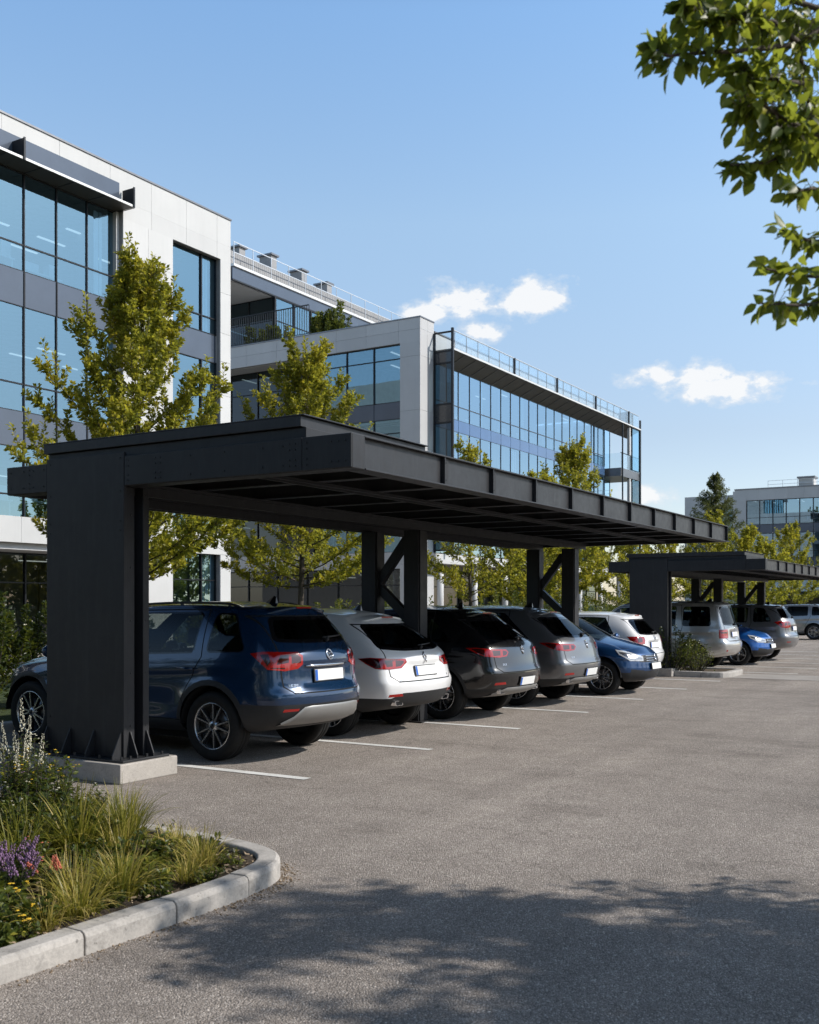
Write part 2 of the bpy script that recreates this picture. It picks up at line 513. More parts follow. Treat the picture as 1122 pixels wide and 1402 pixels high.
class Shell:
    def __init__(s, S):
        s.S = S
        L, W = S['L'], S['W']
        s.belt = lambda x: pl(x, S['belt'])
        s.rail = s._rail
        X = [0, .24, .55] + [.55+(L-1.15)*k/10 for k in range(1, 10)] + [L-.6, L-.27, L]
        # stations at the cowl and the roof front keep the windscreen crisp
        X += [S['xc'], S['xw'], (S['xc']+S['xw'])/2]
        X = sorted(set(round(x, 3) for x in X))
        keep = []
        for x in X:
            if keep and x-keep[-1] < .12 and x < L-.3: 
                if x in (round(S['xc'],3), round(S['xw'],3)): keep[-1] = x
                continue
            keep.append(x)
        X = keep; n = len(X); nr = len(FL)+len(FU)
        xr, xf = S['xr'], S['xf']
        cr, cf = S.get('cr', .12), S.get('cf', .22)
        plan = S.get('plan', [(0, .90), (.24, .965), (.55, .99), (.9, 1.0), (L-1.1, 1.0), (L-.6, .965), (L-.27, .90), (L, .78)])
        bm = bmesh.new(); V = {}
        def P(i, j):
            x = X[i]; w = W*pl(x, plan)
            zb = pl(x, S['bot']); zt = s.belt(x); zr = s._rail(x)
            if j < len(FL):
                z = lerp(zb, zt, FL[j]); y = w*YL[j]
            else:
                t = FU[j-len(FL)]
                yt = W*s._ytop(x)*pl(x, [(0, .965), (.5, .99), (1.2, 1)])
                z = lerp(zt, zr, t); y = lerp(w*YL[-1], yt, t) + .035*math.sin(PI*t)*(1 if x < S['xc'] else .5)
            if i == 0: xx = xr[j]+cr
            elif i == n-1: xx = L-xf[j]-cf
            else:
                xx = x + xr[j]*max(0, 1-x/1.3) - xf[j]*max(0, 1-(L-x)/1.0)
                if i == 1: xx = max(xx, xr[j]+cr+.10)
                if i == n-2: xx = min(xx, L-xf[j]-cf-.06)
            return (xx, y, z)
        def crown(x): return lerp(S.get('crown', .055), .075, sstep(S['xw'], S['xc'], x))
        def vert(key, p):
            if key not in V: V[key] = bm.verts.new(p)
            return V[key]
        last = len(TC)-1
        def side(sg, i, j):
            p = P(i, j); return vert(('s', sg, i, j), (p[0], sg*p[1], p[2]))
        def top(sg, i, c):
            if c == 0: return side(sg, i, nr-1)
            p = P(i, nr-1); t = TC[c]
            xx = p[0]
            if i == 0: xx = p[0]-cr*(1-t**2.5)
            if i == n-1: xx = p[0]+cf*(1-t**2.2)
            if 0 < i < n-1 and S['xw']-.05 < X[i] < S['xc']+.3: xx += .10*(1-t*t)
            return vert(('t', sg if c < last else 0, i, c), (xx, sg*p[1]*t, p[2]+crown(X[i])*(1-t*t)))
        def bot(sg, i, c):
            if c == 0: return side(sg, i, 0)
            p = P(i, 0); t = TC[c]; xx = p[0]
            if i == 0: xx -= cr*(1-t**2.5)
            if i == n-1: xx += cf*(1-t**2.2)
            return vert(('b', sg if c < last else 0, i, c), (xx, sg*p[1]*t, p[2]))
        def cap(sg, i, j, c):
            if c == 0: return side(sg, i, j)
            if j == 0: return bot(sg, i, c)
            if j == nr-1: return top(sg, i, c)
            p = P(i, j); t = TC[c]
            k = max(0, (j-len(FL)+1))/len(FU)
            xx = p[0]-cr*(1-t**2.5) if i == 0 else p[0]+cf*(1-t**2.2)
            return vert(('c', sg if c < last else 0, i, j, c), (xx, sg*p[1]*t, p[2]+crown(X[i])*(1-t*t)*k))
        for sg in (1, -1):
            for i in range(n-1):
                for j in range(nr-1):
                    bm.faces.new((side(sg,i,j), side(sg,i+1,j), side(sg,i+1,j+1), side(sg,i,j+1)))
                for c in range(last):
                    bm.faces.new((top(sg,i,c), top(sg,i+1,c), top(sg,i+1,c+1), top(sg,i,c+1)))
                    bm.faces.new((bot(sg,i,c), bot(sg,i,c+1), bot(sg,i+1,c+1), bot(sg,i+1,c)))
            for i in (0, n-1):
                for j in range(nr-1):
                    for c in range(last):
                        bm.faces.new((cap(sg,i,j,c), cap(sg,i,j+1,c), cap(sg,i,j+1,c+1), cap(sg,i,j,c+1)))
        bmesh.ops.recalc_face_normals(bm, faces=bm.faces[:])
        me = bpy.data.meshes.new('tmp'); bm.to_mesh(me); bm.free()
        ob = bpy.data.objects.new('tmp', me); COL.objects.link(ob)
        md = ob.modifiers.new('s', 'SUBSURF'); md.levels = 2; md.render_levels = 2
        dg = bpy.context.evaluated_depsgraph_get()
        me2 = bpy.data.meshes.new_from_object(ob.evaluated_get(dg))
        bpy.data.objects.remove(ob); bpy.data.meshes.remove(me)
        bm = bmesh.new(); bm.from_mesh(me2); bpy.data.meshes.remove(me2)
        # outward normals
        if sum(f.normal.dot(f.calc_center_median()-Vector((L/2, 0, .8)))*f.calc_area() for f in bm.faces) < 0:
            bmesh.ops.reverse_faces(bm, faces=bm.faces[:])
        # pressed shapes: arch flares, door hollow, shoulder crease, plate recess
        ra, wb, rw = S['ra'], S['wb'], S['rw']
        ax = (ra, ra+wb)
        pz = S.get('recess')
        for v in bm.verts:
            x, y, z = v.co; ay = abs(y); sg = 1 if y > 0 else -1
            bz = s.belt(x)
            if ay > W*.6 and z < bz+.05:
                d = 0.0
                for a in ax:
                    r = math.hypot(x-a, z-rw)
                    d += S.get('flare', .028)*(1-sstep(rw+.07, rw+.22, r))*sstep(.2, .4, z)
                wx = sstep(ax[0]+.35, ax[0]+.75, x)*(1-sstep(ax[1]-.75, ax[1]-.35, x))
                d -= .032*wx*math.exp(-((z-.60)/.13)**2)
                d += .016*wx*math.exp(-((z-.36)/.06)**2)
                d += .012*math.exp(-((z-(bz-.13))/.022)**2)*sstep(.35, .6, x)
                d -= .014*math.exp(-((z-(bz-.21))/.05)**2)*sstep(.35, .6, x)*(1-sstep(L-1.0, L-.6, x))
                v.co.y += sg*d
            if x < .5 and pz:
                k = sstep(pz[0]+.05, pz[0], ay)*sstep(pz[1]-.04, pz[1], z)*(1-sstep(pz[2], pz[2]+.04, z))
                v.co.x += .035*k
        bm.normal_update()
        s.bm = bm
        s.base = BVHTree.FromBMesh(bm)
        bm.faces.ensure_lookup_table(); bm.verts.ensure_lookup_table()
        s.bf = [[(v.co.copy(), v.normal.copy()) for v in f.verts] for f in bm.faces]
        s.lay = bm.faces.layers.int.new('part')
        s.names = {0: 0}
    def _rail(s, x):
        S = s.S
        if x <= S['xw']: return pl(x, S['roof'])
        zr = pl(S['xw'], S['roof'])
        if x < S['xc']: return lerp(zr, S['zc'], (x-S['xw'])/(S['xc']-S['xw']))
        t = (x-S['xc'])/(S['L']-S['xc'])
        return lerp(S['zc'], S['zf'], t**1.6)
    def _ytop(s, x):
        S = s.S; wr = S.get('wr', .66)
        return lerp(wr, .74, sstep(S['xw'], S['xc'], x))
    def ray(s, o, d):
        r = s.base.ray_cast(Vector(o), Vector(d)); return r[0], r[1]
    def cut(s, poly, A, B, pid, flt, only=(0,)):
        bm, lay = s.bm, s.lay
        A = (Vector(A[:3]), A[3]); B = (Vector(B[:3]), B[3])
        u0 = min(p[0] for p in poly); u1 = max(p[0] for p in poly); v0 = min(p[1] for p in poly); v1 = max(p[1] for p in poly)
        def bb(f):
            us = [A[0].dot(v.co)+A[1] for v in f.verts]; vs = [B[0].dot(v.co)+B[1] for v in f.verts]
            return min(us), max(us), min(vs), max(vs)
        cand = set()
        for f in bm.faces:
            if f[lay] in only and flt(f.calc_center_median(), f.normal):
                a, b, c, d = bb(f)
                if b >= u0 and a <= u1 and d >= v0 and c <= v1: cand.add(f)
        n = len(poly); e = 1e-4
        for i in range(n):
            p, q = poly[i], poly[(i+1) % n]
            nu, nv = -(q[1]-p[1]), (q[0]-p[0])
            n3 = A[0]*nu + B[0]*nv
            if n3.length < 1e-9: continue
            k = nu*(p[0]-A[1]) + nv*(p[1]-B[1])
            co = n3*(k/n3.length_squared)
            a0, a1 = sorted((p[0], q[0])); b0, b1 = sorted((p[1], q[1]))
            sel = []
            for f in cand:
                a, b, c, d = bb(f)
                if b >= a0-e and a <= a1+e and d >= b0-e and c <= b1+e: sel.append(f)
            if not sel: continue
            es = {ed for f in sel for ed in f.edges}; vs = {v for f in sel for v in f.verts}
            r = bmesh.ops.bisect_plane(bm, geom=sel+list(es)+list(vs), dist=2e-5, plane_co=co, plane_no=n3.normalized())
            cand = {f for f in cand if f.is_valid}
            cand |= {g for g in r['geom'] if isinstance(g, bmesh.types.BMFace)}
        m = 0
        for f in cand:
            if not f.is_valid: continue
            c = f.calc_center_median()
            if pip(A[0].dot(c)+A[1], B[0].dot(c)+B[1], poly): f[lay] = pid; m += 1
        return m
    # projections
    def side(s, poly, sg, pid, only=(0,)):
        return s.cut(poly, (1,0,0,0), (0,0,1,0), pid, lambda c, n: c.y*sg > .25 and n.y*sg > .12, only)
    def rear(s, poly, pid, only=(0,)):
        return s.cut(poly, (0,1,0,0), (0,0,1,0), pid, lambda c, n: n.x < -.1 and c.x < 1.4, only)
    def front(s, poly, pid, only=(0,)):
        L = s.S['L']
        return s.cut(poly, (0,1,0,0), (0,0,1,0), pid, lambda c, n: n.x > .1 and c.x > L-1.2, only)
    def rcorner(s, poly, sg, pid, only=(0,)):
        return s.cut(poly, (1, sg, 0, -s.S['W']), (0,0,1,0), pid, lambda c, n: c.x < 1.1 and c.y*sg > .02, only)
    def fcorner(s, poly, sg, pid, only=(0,)):
        L = s.S['L']
        return s.cut(poly, (-1, sg, 0, L-s.S['W']), (0,0,1,0), pid, lambda c, n: c.x > L-1.3 and c.y*sg > .02, only)
    def strip(s, pts, w, fn, pid, only=(0,)):
        for (a, b) in zip(pts, pts[1:]):
            d = (Vector(b)-Vector(a)); d.normalize(); nn = Vector((-d.y, d.x))*w/2; ex = d*w*.5
            a_, b_ = Vector(a)-ex, Vector(b)+ex
            fn([tuple(a_-nn), tuple(b_-nn), tuple(b_+nn), tuple(a_+nn)], pid, only)
    def normal_at(s, co):
        loc, nn, idx, dist = s.base.find_nearest(co)
        fv = s.bf[idx]
        w = poly_3d_calc([c for c, _ in fv], loc)
        r = Vector((0,0,0))
        for k, (c, nv) in zip(w, fv): r += nv*k
        return r.normalized() if r.length > 1e-6 else nn
    def extract(s, pids, name, mats, parent, push=0.0):
        """pids: one id per material slot"""
        bm, lay = s.bm, s.lay
        mp = {}; vs = []; fs = []; ms = []; ns = []
        for mi, pid in enumerate(pids):
            for f in bm.faces:
                if f[lay] != pid: continue
                t = []
                for v in f.verts:
                    if v.index not in mp:
                        nn = s.normal_at(v.co)
                        mp[v.index] = len(vs); vs.append(v.co + nn*push); ns.append(nn)
                    t.append(mp[v.index])
                fs.append(t); ms.append(mi)
        if not fs: return None
        me = bpy.data.meshes.new(name)
        me.from_pydata(vs, [], fs)
        for m in mats: me.materials.append(m)
        me.polygons.foreach_set('material_index', ms)
        me.polygons.foreach_set('use_smooth', [True]*len(fs))
        me.update()
        if push >= 0 and len(me.vertices) == len(ns):
            me.normals_split_custom_set_from_vertices([tuple(n) for n in ns])
        return link_mesh(name, me, parent)

_wheel_cache = {}
def wheel_meshes(rw, style):
    key = (round(rw, 3), style)
    if key in _wheel_cache: return _wheel_cache[key]
    k = rw/.36
    t = MB()
    t.lathe([(a*k, h) for a, h in [(.238,-.004),(.250,.012),(.300,.022),(.335,.014),(.352,-.008),(.360,-.035),(.3605,-.075),(.354,-.079),(.354,-.087),(.3605,-.091),(.3605,-.12),(.354,-.124),(.354,-.132),(.3605,-.136),(.360,-.185),(.350,-.21),(.30,-.228),(.238,-.21)]], 48)
    ty = t.build('tyre', M['tyre'])
    r = MB()
    r.lathe([(a*k, h) for a, h in [(.242,.004),(.236,.008),(.229,.0),(.224,-.03),(.222,-.18)]], 40, mi=0)
    r.lathe([(.0005, -.115), (.225*k, -.125)], 32, mi=1)
    r.lathe([(.07*k, -.085), (.155*k, -.085), (.157*k, -.11)], 32, mi=2)          # brake disc
    r.lathe([(.0005, .004), (.022*k, .003), (.030*k, -.004)], 20, mi=1)
    r.lathe([(.030*k, -.004), (.055*k, -.012), (.065*k, -.05)], 24, mi=0 if style != 1 else 1)
    def spoke(a, w0, w1, tw, mi, h0=-.012, h1=-.002):
        ca, sa = math.cos(a), math.sin(a)
        a2 = a+tw; cb, sb = math.cos(a2), math.sin(a2)
        r0, r1 = .040*k, .232*k
        vs = []
        for (rr, c_, s_, w, h) in ((r0, ca, sa, w0, h0), (r1, cb, sb, w1, h1)):
            for o, hh in ((-w/2, h-.03), (-w*.38, h), (w*.38, h), (w/2, h-.03)):
                vs.append((rr*c_ - o*s_, hh, rr*s_ + o*c_))
        r.add(vs, [(0,1,5,4), (1,2,6,5), (2,3,7,6)], mi)
    if style == 0:      # five split pairs, two-tone
        for q in range(5):
            for d in (-.17, .17):
                a = 2*PI*q/5 + PI/2 + d
                spoke(a, .040*k, .034*k, d*.45, 1, -.016, -.008)
                spoke(a, .024*k, .016*k, d*.45, 0, -.010, -.002)
    elif style == 1:    # ten thin spokes
        for q in range(10):
            spoke(2*PI*q/10, .03*k, .022*k, .12*(-1)**q, 0)
    else:               # five broad spokes
        for q in range(5): spoke(2*PI*q/5+PI/2, .062*k, .075*k, 0, 0)
        for q in range(5): spoke(2*PI*q/5+PI/2+PI/5, .02*k, .03*k, 0, 1, -.03, -.02)
    rm = r.build('rim', [M['rim'], M['rim_dark'], M['coping']])
    _wheel_cache[key] = (ty.data, rm.data)
    bpy.data.objects.remove(ty); bpy.data.objects.remove(rm)
    return _wheel_cache[key]

def frame_of(n, up=Vector((0, 0, 1))):
    """matrix with x = sideways, y = up along the surface, z = normal"""
    z = n.normalized(); x = up.cross(z).normalized(); y = z.cross(x)
    return Matrix((x, y, z)).transposed()

def put_box(mb, c, Rm, sx, sy, sz, mi=0, dx=0, dy=0, dz=0):
    vs = []
    for z in (-sz/2, sz/2):
        for (a, b) in ((-1,-1),(1,-1),(1,1),(-1,1)):
            vs.append(Vector(c) + Rm @ Vector((a*sx/2+dx, b*sy/2+dy, z+dz)))
    mb.add(vs, [(0,3,2,1),(4,5,6,7),(0,1,5,4),(1,2,6,5),(2,3,7,6),(3,0,4,7)], mi)

def emblem(root, c, n, r, kind):
    Rm = frame_of(n); mb = MB()
    c = Vector(c) + n*.004
    def P(x, y, z=0.0): return c + Rm @ Vector((x, y, z))
    if kind == 'ring':
        pts = [P(r*math.cos(2*PI*k/20), r*1.12*math.sin(2*PI*k/20)) for k in range(21)]
        mb.tube(pts, r*.13, 6)
        for a, b in (((-.52,.72),(-.16,-.02)), ((-.16,-.02),(0,.30)), ((0,.30),(.16,-.02)), ((.16,-.02),(.52,.72)), ((-.75,.25),(-.30,-.85)), ((-.30,-.85),(0,-.20)), ((0,-.20),(.30,-.85)), ((.30,-.85),(.75,.25))):
            mb.tube([P(a[0]*r, a[1]*r*1.1), P(b[0]*r, b[1]*r*1.1)], r*.085, 5)
    else:
        o = [(0, 1.35), (.78, 0), (0, -1.35), (-.78, 0)]
        pts = [P(x*r, y*r) for x, y in o]+[P(0, 1.35*r)]
        for a, b in zip(pts, pts[1:]): mb.tube([a, b], r*.16, 6)
        i = [P(x*r*.5, y*r*.5) for x, y in o]+[P(0, .68*r)]
        for a, b in zip(i, i[1:]): mb.tube([a, b], r*.10, 5)
    return mb.build('emblem', M['chrome'], root)

def number_plate(root, c, n, w=.50, h=.118, blue=True):
    Rm = frame_of(n); mb = MB(); c = Vector(c)
    put_box(mb, c, Rm, w+.022, h+.022, .012, 2)
    put_box(mb, c, Rm, w, h, .006, 0, dz=.0085)
    if blue: put_box(mb, c, Rm, .045, h-.004, .006, 1, dx=-(w/2-.024), dz=.0105)
    return mb.build('number_plate', [M['plate'], M['plate_blue'], M['plastic']], root, bevel=.003)

def build_car(S, label, group):
    sh = Shell(S)
    L, W, ra, wb, rw = S['L'], S['W'], S['ra'], S['wb'], S['rw']
    root = empty(S.get('name', 'parked_car'), (0, 0, 0), 0, label, 'car', group)
    paint = S['paint']
    ax = (ra, ra+wb); R_a = rw+.055
    pid = 1
    parts = []
    def new():
        nonlocal pid
        pid += 1; return pid
    GAP = new(); HOLE = new(); CLAD = new(); TRIM = new()
    circ = lambda cx, cz, r, n=28: [(cx+r*math.cos(2*PI*k/n), cz+r*math.sin(2*PI*k/n)) for k in range(n)]
    for sg in (1, -1):
        for a in ax: sh.side(circ(a, rw+.01, R_a), sg, HOLE)
    if S.get('clad', True):
        cw = S.get('cladw', .055); cz = S.get('cladz', .40)
        for sg in (1, -1):
            for a in ax: sh.side(circ(a, rw+.01, R_a+cw), sg, CLAD)
            sh.side([(ax[0]+.3, .1), (ax[1]-.3, .1), (ax[1]-.3, cz), (ax[0]+.3, cz)], sg, CLAD)
            sh.side([(-.2, .1), (ra-.35, .1), (ra-.35, S.get('rclad', .5)-.03), (-.2, S.get('rclad', .5))], sg, CLAD)
            sh.side([(ax[1]+.35, .1), (L+.2, .1), (L+.2, .42), (ax[1]+.35, .42)], sg, CLAD)
        rc = S.get('rclad', .5)
        rp = S.get('rclad_poly') or [(-1.2, .0), (1.2, .0), (1.2, rc), (-1.2, rc)]
        sh.rear(rp, CLAD)
    # doors
    belt, rail = sh.belt, sh._rail
    zl = lambda x: belt(x)+S.get('wl', .03)
    zu = lambda x: rail(x)-S.get('wu', .06)
    # A-pillar line
    xw, xc = S['xw'], S['xc']
    zr = rail(xw)
    sl = (xc-xw)/(zr-S['zc'])
    off = .10
    xat = lambda z: xw + (zr-z)*sl - off
    xft = xat(zu(xw-.1)); xfb = xat(zl(xc-.5)) - .02
    qa, qb = S['dlo']            # rear bottom x, rear top x
    ups = [qb + (xft-qb)*k/6 for k in range(7)]
    dlo = [(qa, zl(qa))] + [(x, zl(x)) for x in [qa+(xfb-qa)*k/4 for k in (1, 2, 3)]] + [(xfb, zl(xfb))] + [(x, zu(min(x, xw))) for x in reversed(ups)]
    xB, xC = S['xB'], S['xC']; zs = S.get('sillz', .40)
    doors = []
    for sg in (1, -1):
        xD = xC - S.get('dlead', .0)
        d2 = [(max(xC-.02, ra+.30), zs), (xB, zs), (xB, zu(xB)+.035), (xC-.06, zu(xC)+.035), (xC-.12, belt(xC)), (ra+R_a*.92, rw+.28)]
        d1 = [(xB, zs), (xfb+.13, zs), (xfb+.10, zl(xfb)+.02), (xft+.02, zu(xw)+.035), (xB, zu(xB)+.035)]
        for d in (d2, d1):
            k = new(); sh.side(d, sg, k); doors.append((k, sg, d))
        dk = tuple(k for k, _, _ in doors)
        fn = lambda poly, p, only, sg=sg: sh.side(poly, sg, p, only)
        for _, g, d in doors[-2:]:
            sh.strip(d+d[:1], .013, fn, GAP, (0, CLAD)+dk)
    dk = tuple(k for k, _, _ in doors)
    # bonnet and tailgate seams
    tg = S['tailgate']           # half-width bottom, z bottom, half-width top, z top
    tgp = [(-tg[0]*.86, tg[1]), (tg[0]*.86, tg[1]), (tg[0], tg[1]+.07), (tg[0]*1.02, tg[4]), (tg[2], tg[3]), (-tg[2], tg[3]), (-tg[0]*1.02, tg[4]), (-tg[0], tg[1]+.07)]
    fn = lambda poly, p, only: sh.rear(poly, p, only)
    TG = new(); sh.rear(round_poly(tgp, .05), TG, (0,))
    sh.strip(tgp+tgp[:1], .014, fn, GAP, (0, TG, CLAD))
    fn = lambda poly, p, only: sh.cut(poly, (1,0,0,0), (0,1,0,0), p, lambda c, n: n.z > .3 and c.x > xc-.1, only)
    for sg in (1, -1): sh.strip([(xc+.02, sg*W*.76), (xc+.5, sg*W*.77), (L-.5, sg*W*.70), (L-.36, sg*W*.55)], .010, fn, GAP)
    # side glass
    panes = []
    for sg in (1, -1):
        groups = S.get('panes') or [(xB+.035, 9), (xC+.03, xB-.035), (-9, xC-.045)]
        if not S.get('split_trim'):
            sh.side(dlo, sg, TRIM, (0,)+dk)
        for gi, (a, b) in enumerate(groups):
            p = clip_x(clip_x(dlo, a, True), b, False)
            if len(p) < 3: continue
            p = round_poly(offset_poly(p, .016), .05)
            if S.get('split_trim'):
                sh.side(offset_poly(p, -.018), sg, TRIM, (0,)+dk)
            k = new(); sh.side(p, sg, k, (TRIM, 0)+dk)
            panes.append((k, 'side_window', M['cglass'] if gi == 0 else M['cglass_dark']))
    # rear window
    rwp = S['rwin']              # half width bottom, z bottom, half width top, z top
    rp = [(-rwp[0], rwp[1]), (-rwp[0]*.5, rwp[1]-rwp[4]), (rwp[0]*.5, rwp[1]-rwp[4]), (rwp[0], rwp[1]), (rwp[2], rwp[3]), (-rwp[2], rwp[3])]
    RT = new()
    sh.rear(round_poly(rp, .07), RT, (0, TG, GAP))
    k = new(); sh.rear(round_poly(offset_poly(rp, .035), .06), k, (RT,)); panes.append((k, 'rear_window', M['cglass_dark']))
    # windscreen
    hw0, hw1 = W*.64, W*.53
    wp = [(xc+.06, -hw0), (xc+.06, hw0), (xw+.07, hw1), (xw+.07, -hw1)]
    k2 = new()
    flt = lambda c, n: n.z > .15 and n.x > .1
    sh.cut([(xc+.10, -W*.70), (xc+.10, W*.70), (xw+.04, W*.57), (xw+.04, -W*.57)], (1,0,0,0), (0,1,0,0), TRIM, lambda c, n: n.z > .15 and n.x > .08 and c.z > S['zc']-.02, (0,))
    sh.cut(wp, (1,0,0,0), (0,1,0,0), k2, flt, (TRIM,)); panes.append((k2, 'windscreen', M['cglass']))
    # lights
    lights = []
    for sg in (1, -1):
        k = new(); sh.rcorner(S['tail'], sg, k, (0, TG, GAP, CLAD)); lights.append((k, 'tail_light', M['red']))
        for q in S.get('tail_dark', []):
            k3 = new(); sh.rcorner(q, sg, k3, (k,)); lights.append((k3, 'lens_insert', M['red_dark']))
        if S.get('reflector'):
            k3 = new(); sh.rcorner(S['reflector'], sg, k3, (0, CLAD)); lights.append((k3, 'reflector', M['red']))
        k4 = new(); sh.fcorner(S.get('head', [(-.38, .66), (-.36, .78), (.30, .86), (.44, .85), (.20, .72)]), sg, k4, (0, GAP)); lights.append((k4, 'headlight', M['clear']))
        k5 = new(); sh.fcorner(offset_poly(S.get('head', [(-.38, .66), (-.36, .78), (.30, .86), (.44, .85), (.20, .72)]), .028), sg, k5, (k4,)); lights.append((k5, 'lens_insert', M['clear_in']))
    if 'grille' in S:
        k = new(); sh.front(S['grille'], k, (0, GAP)); lights.append((k, 'grille', M['plastic']))
        for q in S.get('intake', []):
            k = new(); sh.front(q, k, (0, CLAD)); lights.append((k, 'air_intake', M['plastic']))
    for (nm, mt, q) in S.get('rear_extra', []):
        k = new(); sh.rear(q, k, (0, CLAD, TG)); lights.append((k, nm, mt))
    sh.bm.verts.index_update()
    # ---- link the pieces
    body = sh.extract([0, GAP], 'body', [paint, M['gap']], root)
    for (k, sg, d) in doors: 
        o = sh.extract([k], 'door', [paint], root)
        if o:
            xs = min(p[0] for p in d); hz = belt(xs)-S.get('hz', .13)
            hx = xs+.17 if d[0][0] < xB-.05 else xB+.16
            hx = max(hx, xs+.15)
            c, n = sh.ray((hx, sg*3, hz), (0, -sg, 0))
            if c is not None:
                m = MB()
                for q in (-.08, .08): m.bar(c+Vector((q, 0, 0)), c+Vector((q*.9, sg*.035, 0)), .028, .024)
                m.tube([c+Vector((-.11, sg*.036, -.002)), c+Vector((0, sg*.044, 0)), c+Vector((.11, sg*.036, .002))], [.012, .014, .012], 8)
                m.build('handle', S.get('handle_mat', paint), o)
    tgo = sh.extract([TG], 'tailgate', [paint], root)
    if S.get('clad', True): sh.extract([CLAD], 'cladding', [M['plastic']], root)
    sh.extract([TRIM], 'window_trim', [M['gloss_black']], root)
    for (k, nm, mt) in panes: sh.extract([k], nm, [mt], root)
    rt = sh.extract([RT], 'rear_window_surround', [M['gloss_black']], root)
    prev = None
    for (k, nm, mt) in lights:
        if nm == 'lens_insert': sh.extract([k], nm, [mt], prev, .005)
        else: prev = sh.extract([k], nm, [mt], root, .005 if nm in ('tail_light', 'headlight') else .001)
    # ---- wheel wells and wheels
    for a in ax:
        for sg in (1, -1):
            ml = MB(); n = 24; vs = []; fs = []
            for yy in (W*.985, W-.30):
                for q in range(n+1):
                    t = PI*(q/n); vs.append((a+(R_a-.002)*math.cos(t), sg*yy, rw+.01+(R_a-.002)*math.sin(t)))
            for q in range(n): fs.append((q, q+1, n+2+q, n+1+q))
            fs.append(tuple(range(n+1, 2*n+2)))
            ml.add(vs, fs, 0)
            ml.build('wheel_liner', M['gap'], root)
    ty, rm = wheel_meshes(rw, S.get('rim', 0))
    for a in ax:
        for sg in (1, -1):
            w = empty('wheel', (a, sg*(W-.035+S.get('track', 0)), rw), 0 if sg > 0 else PI); w.parent = root
            link_mesh('tyre', ty, w); link_mesh('rim', rm, w)
            w.rotation_euler = (0, (a*2.3+sg) % 1.2, 0 if sg > 0 else PI)
    # ---- seats
    def seat(x, y, w, zt):
        m = MB()
        m.prism([(x+.05, .55), (x-.10, zt-.22), (x-.22, zt-.22), (x-.12, .55)], y-w/2, y+w/2, 'xz')
        m.prism([(x+.45, .55), (x+.45, .42), (x-.1, .42), (x-.1, .58)], y-w/2, y+w/2, 'xz')
        for hy in ([y] if w < .7 else [y-.38, y+.38]):
            m.prism([(x-.12, zt-.17), (x-.15, zt+.02), (x-.25, zt+.02), (x-.24, zt-.17)], hy-.13, hy+.13, 'xz')
        m.build('seat', M['seat'], root, bevel=.035, seg=3)
    zt = belt(2)+.28
    seat(xB+.25, .37, .5, zt); seat(xB+.25, -.37, .5, zt); seat(max(1.25, xC+.05), 0, 1.25, zt-.04)
    m = MB(); m.prism([(xc-.35, .5), (xc-.45, belt(xc)-.12), (xc-.2, belt(xc)-.03), (xc+.2, belt(xc)-.08), (xc+.2, .5)], -W*.82, W*.82, 'xz')
    m.build('dashboard', M['seat'], root, bevel=.03)
    # ---- small pieces
    def rearpt(y, z):
        c, n = sh.ray((-2, y, z), (1, 0, 0)); return c, n
    c, n = rearpt(0, S['plate_z']); number_plate(root, c+n*.006, n, S.get('plate_w', .50), S.get('plate_h', .118))
    if S.get('emblem_z'):
        c, n = rearpt(0, S['emblem_z']); emblem(root, c, n, S.get('emblem_r', .055), S.get('emblem', 'ring'))
    if S.get('strip_z'):
        m = MB(); pts = []
        for k in range(9):
            y = lerp(-.36, .36, k/8); c, n = rearpt(y, S['strip_z']); pts.append(c+n*.008)
        m.tube(pts, [.008]+[.017]*7+[.008], 8); m.build('tailgate_strip', M['chrome'], root)
    if S.get('badge'):
        m = MB(); rnd = random.Random(3)
        for (y0, z0, cnt) in S['badge']:
            for k in range(cnt):
                c, n = rearpt(y0-.030*k, z0); Rm = frame_of(n)
                put_box(m, c+n*.002, Rm, .020, .005, .004, dy=.008); put_box(m, c+n*.002, Rm, .005, .022, .004, dx=-.008 if k % 2 else .004)
                put_box(m, c+n*.002, Rm, .018, .005, .004, dy=-.009)
        m.build('badge', M['chrome'], root)
    # spoiler with brake light, wiper, aerial, rails, mirrors
    if S.get('spoiler', .14) > 0:
        sp = S.get('spoiler', .14)
        hwS = W*S.get('wr', .66)*.93; m = MB(); vs = []; fs = []
        nseg = 10
        for k in range(nseg+1):
            y = lerp(-hwS, hwS, k/nseg); e = 1-abs(y/hwS)**6
            c, n = sh.ray((S['sp_x'], y, 3), (0, 0, -1))
            q = (y/hwS)**2
            x0 = c.x; z0 = c.z
            vs += [(x0+.10, y, z0-.004), (x0-.06*e, y, z0+.006-.004*q), (x0-sp*e-.02, y, z0-.012-.012*q), (x0-sp*e-.02, y, z0-.030-.012*q), (x0-.02, y, z0-.075)]
        for k in range(nseg):
            for j in range(4): fs.append((k*5+j, k*5+j+1, k*5+j+6, k*5+j+5))
        fs += [(0,4,3,2,1), tuple(nseg*5+j for j in range(5))]
        m.add(vs, fs, 0, True)
        so = m.build('spoiler', S.get('spoiler_mat', paint), root, fixn=True)
        md = so.modifiers.new('e', 'EDGE_SPLIT'); md.split_angle = R(40)
        c, n = sh.ray((S['sp_x'], 0, 3), (0, 0, -1))
        b = MB(); b.box(c.x-sp-.026, c.x-sp-.012, -.13, .13, c.z-.031, c.z-.014)
        b.build('brake_light', M['red'], so)
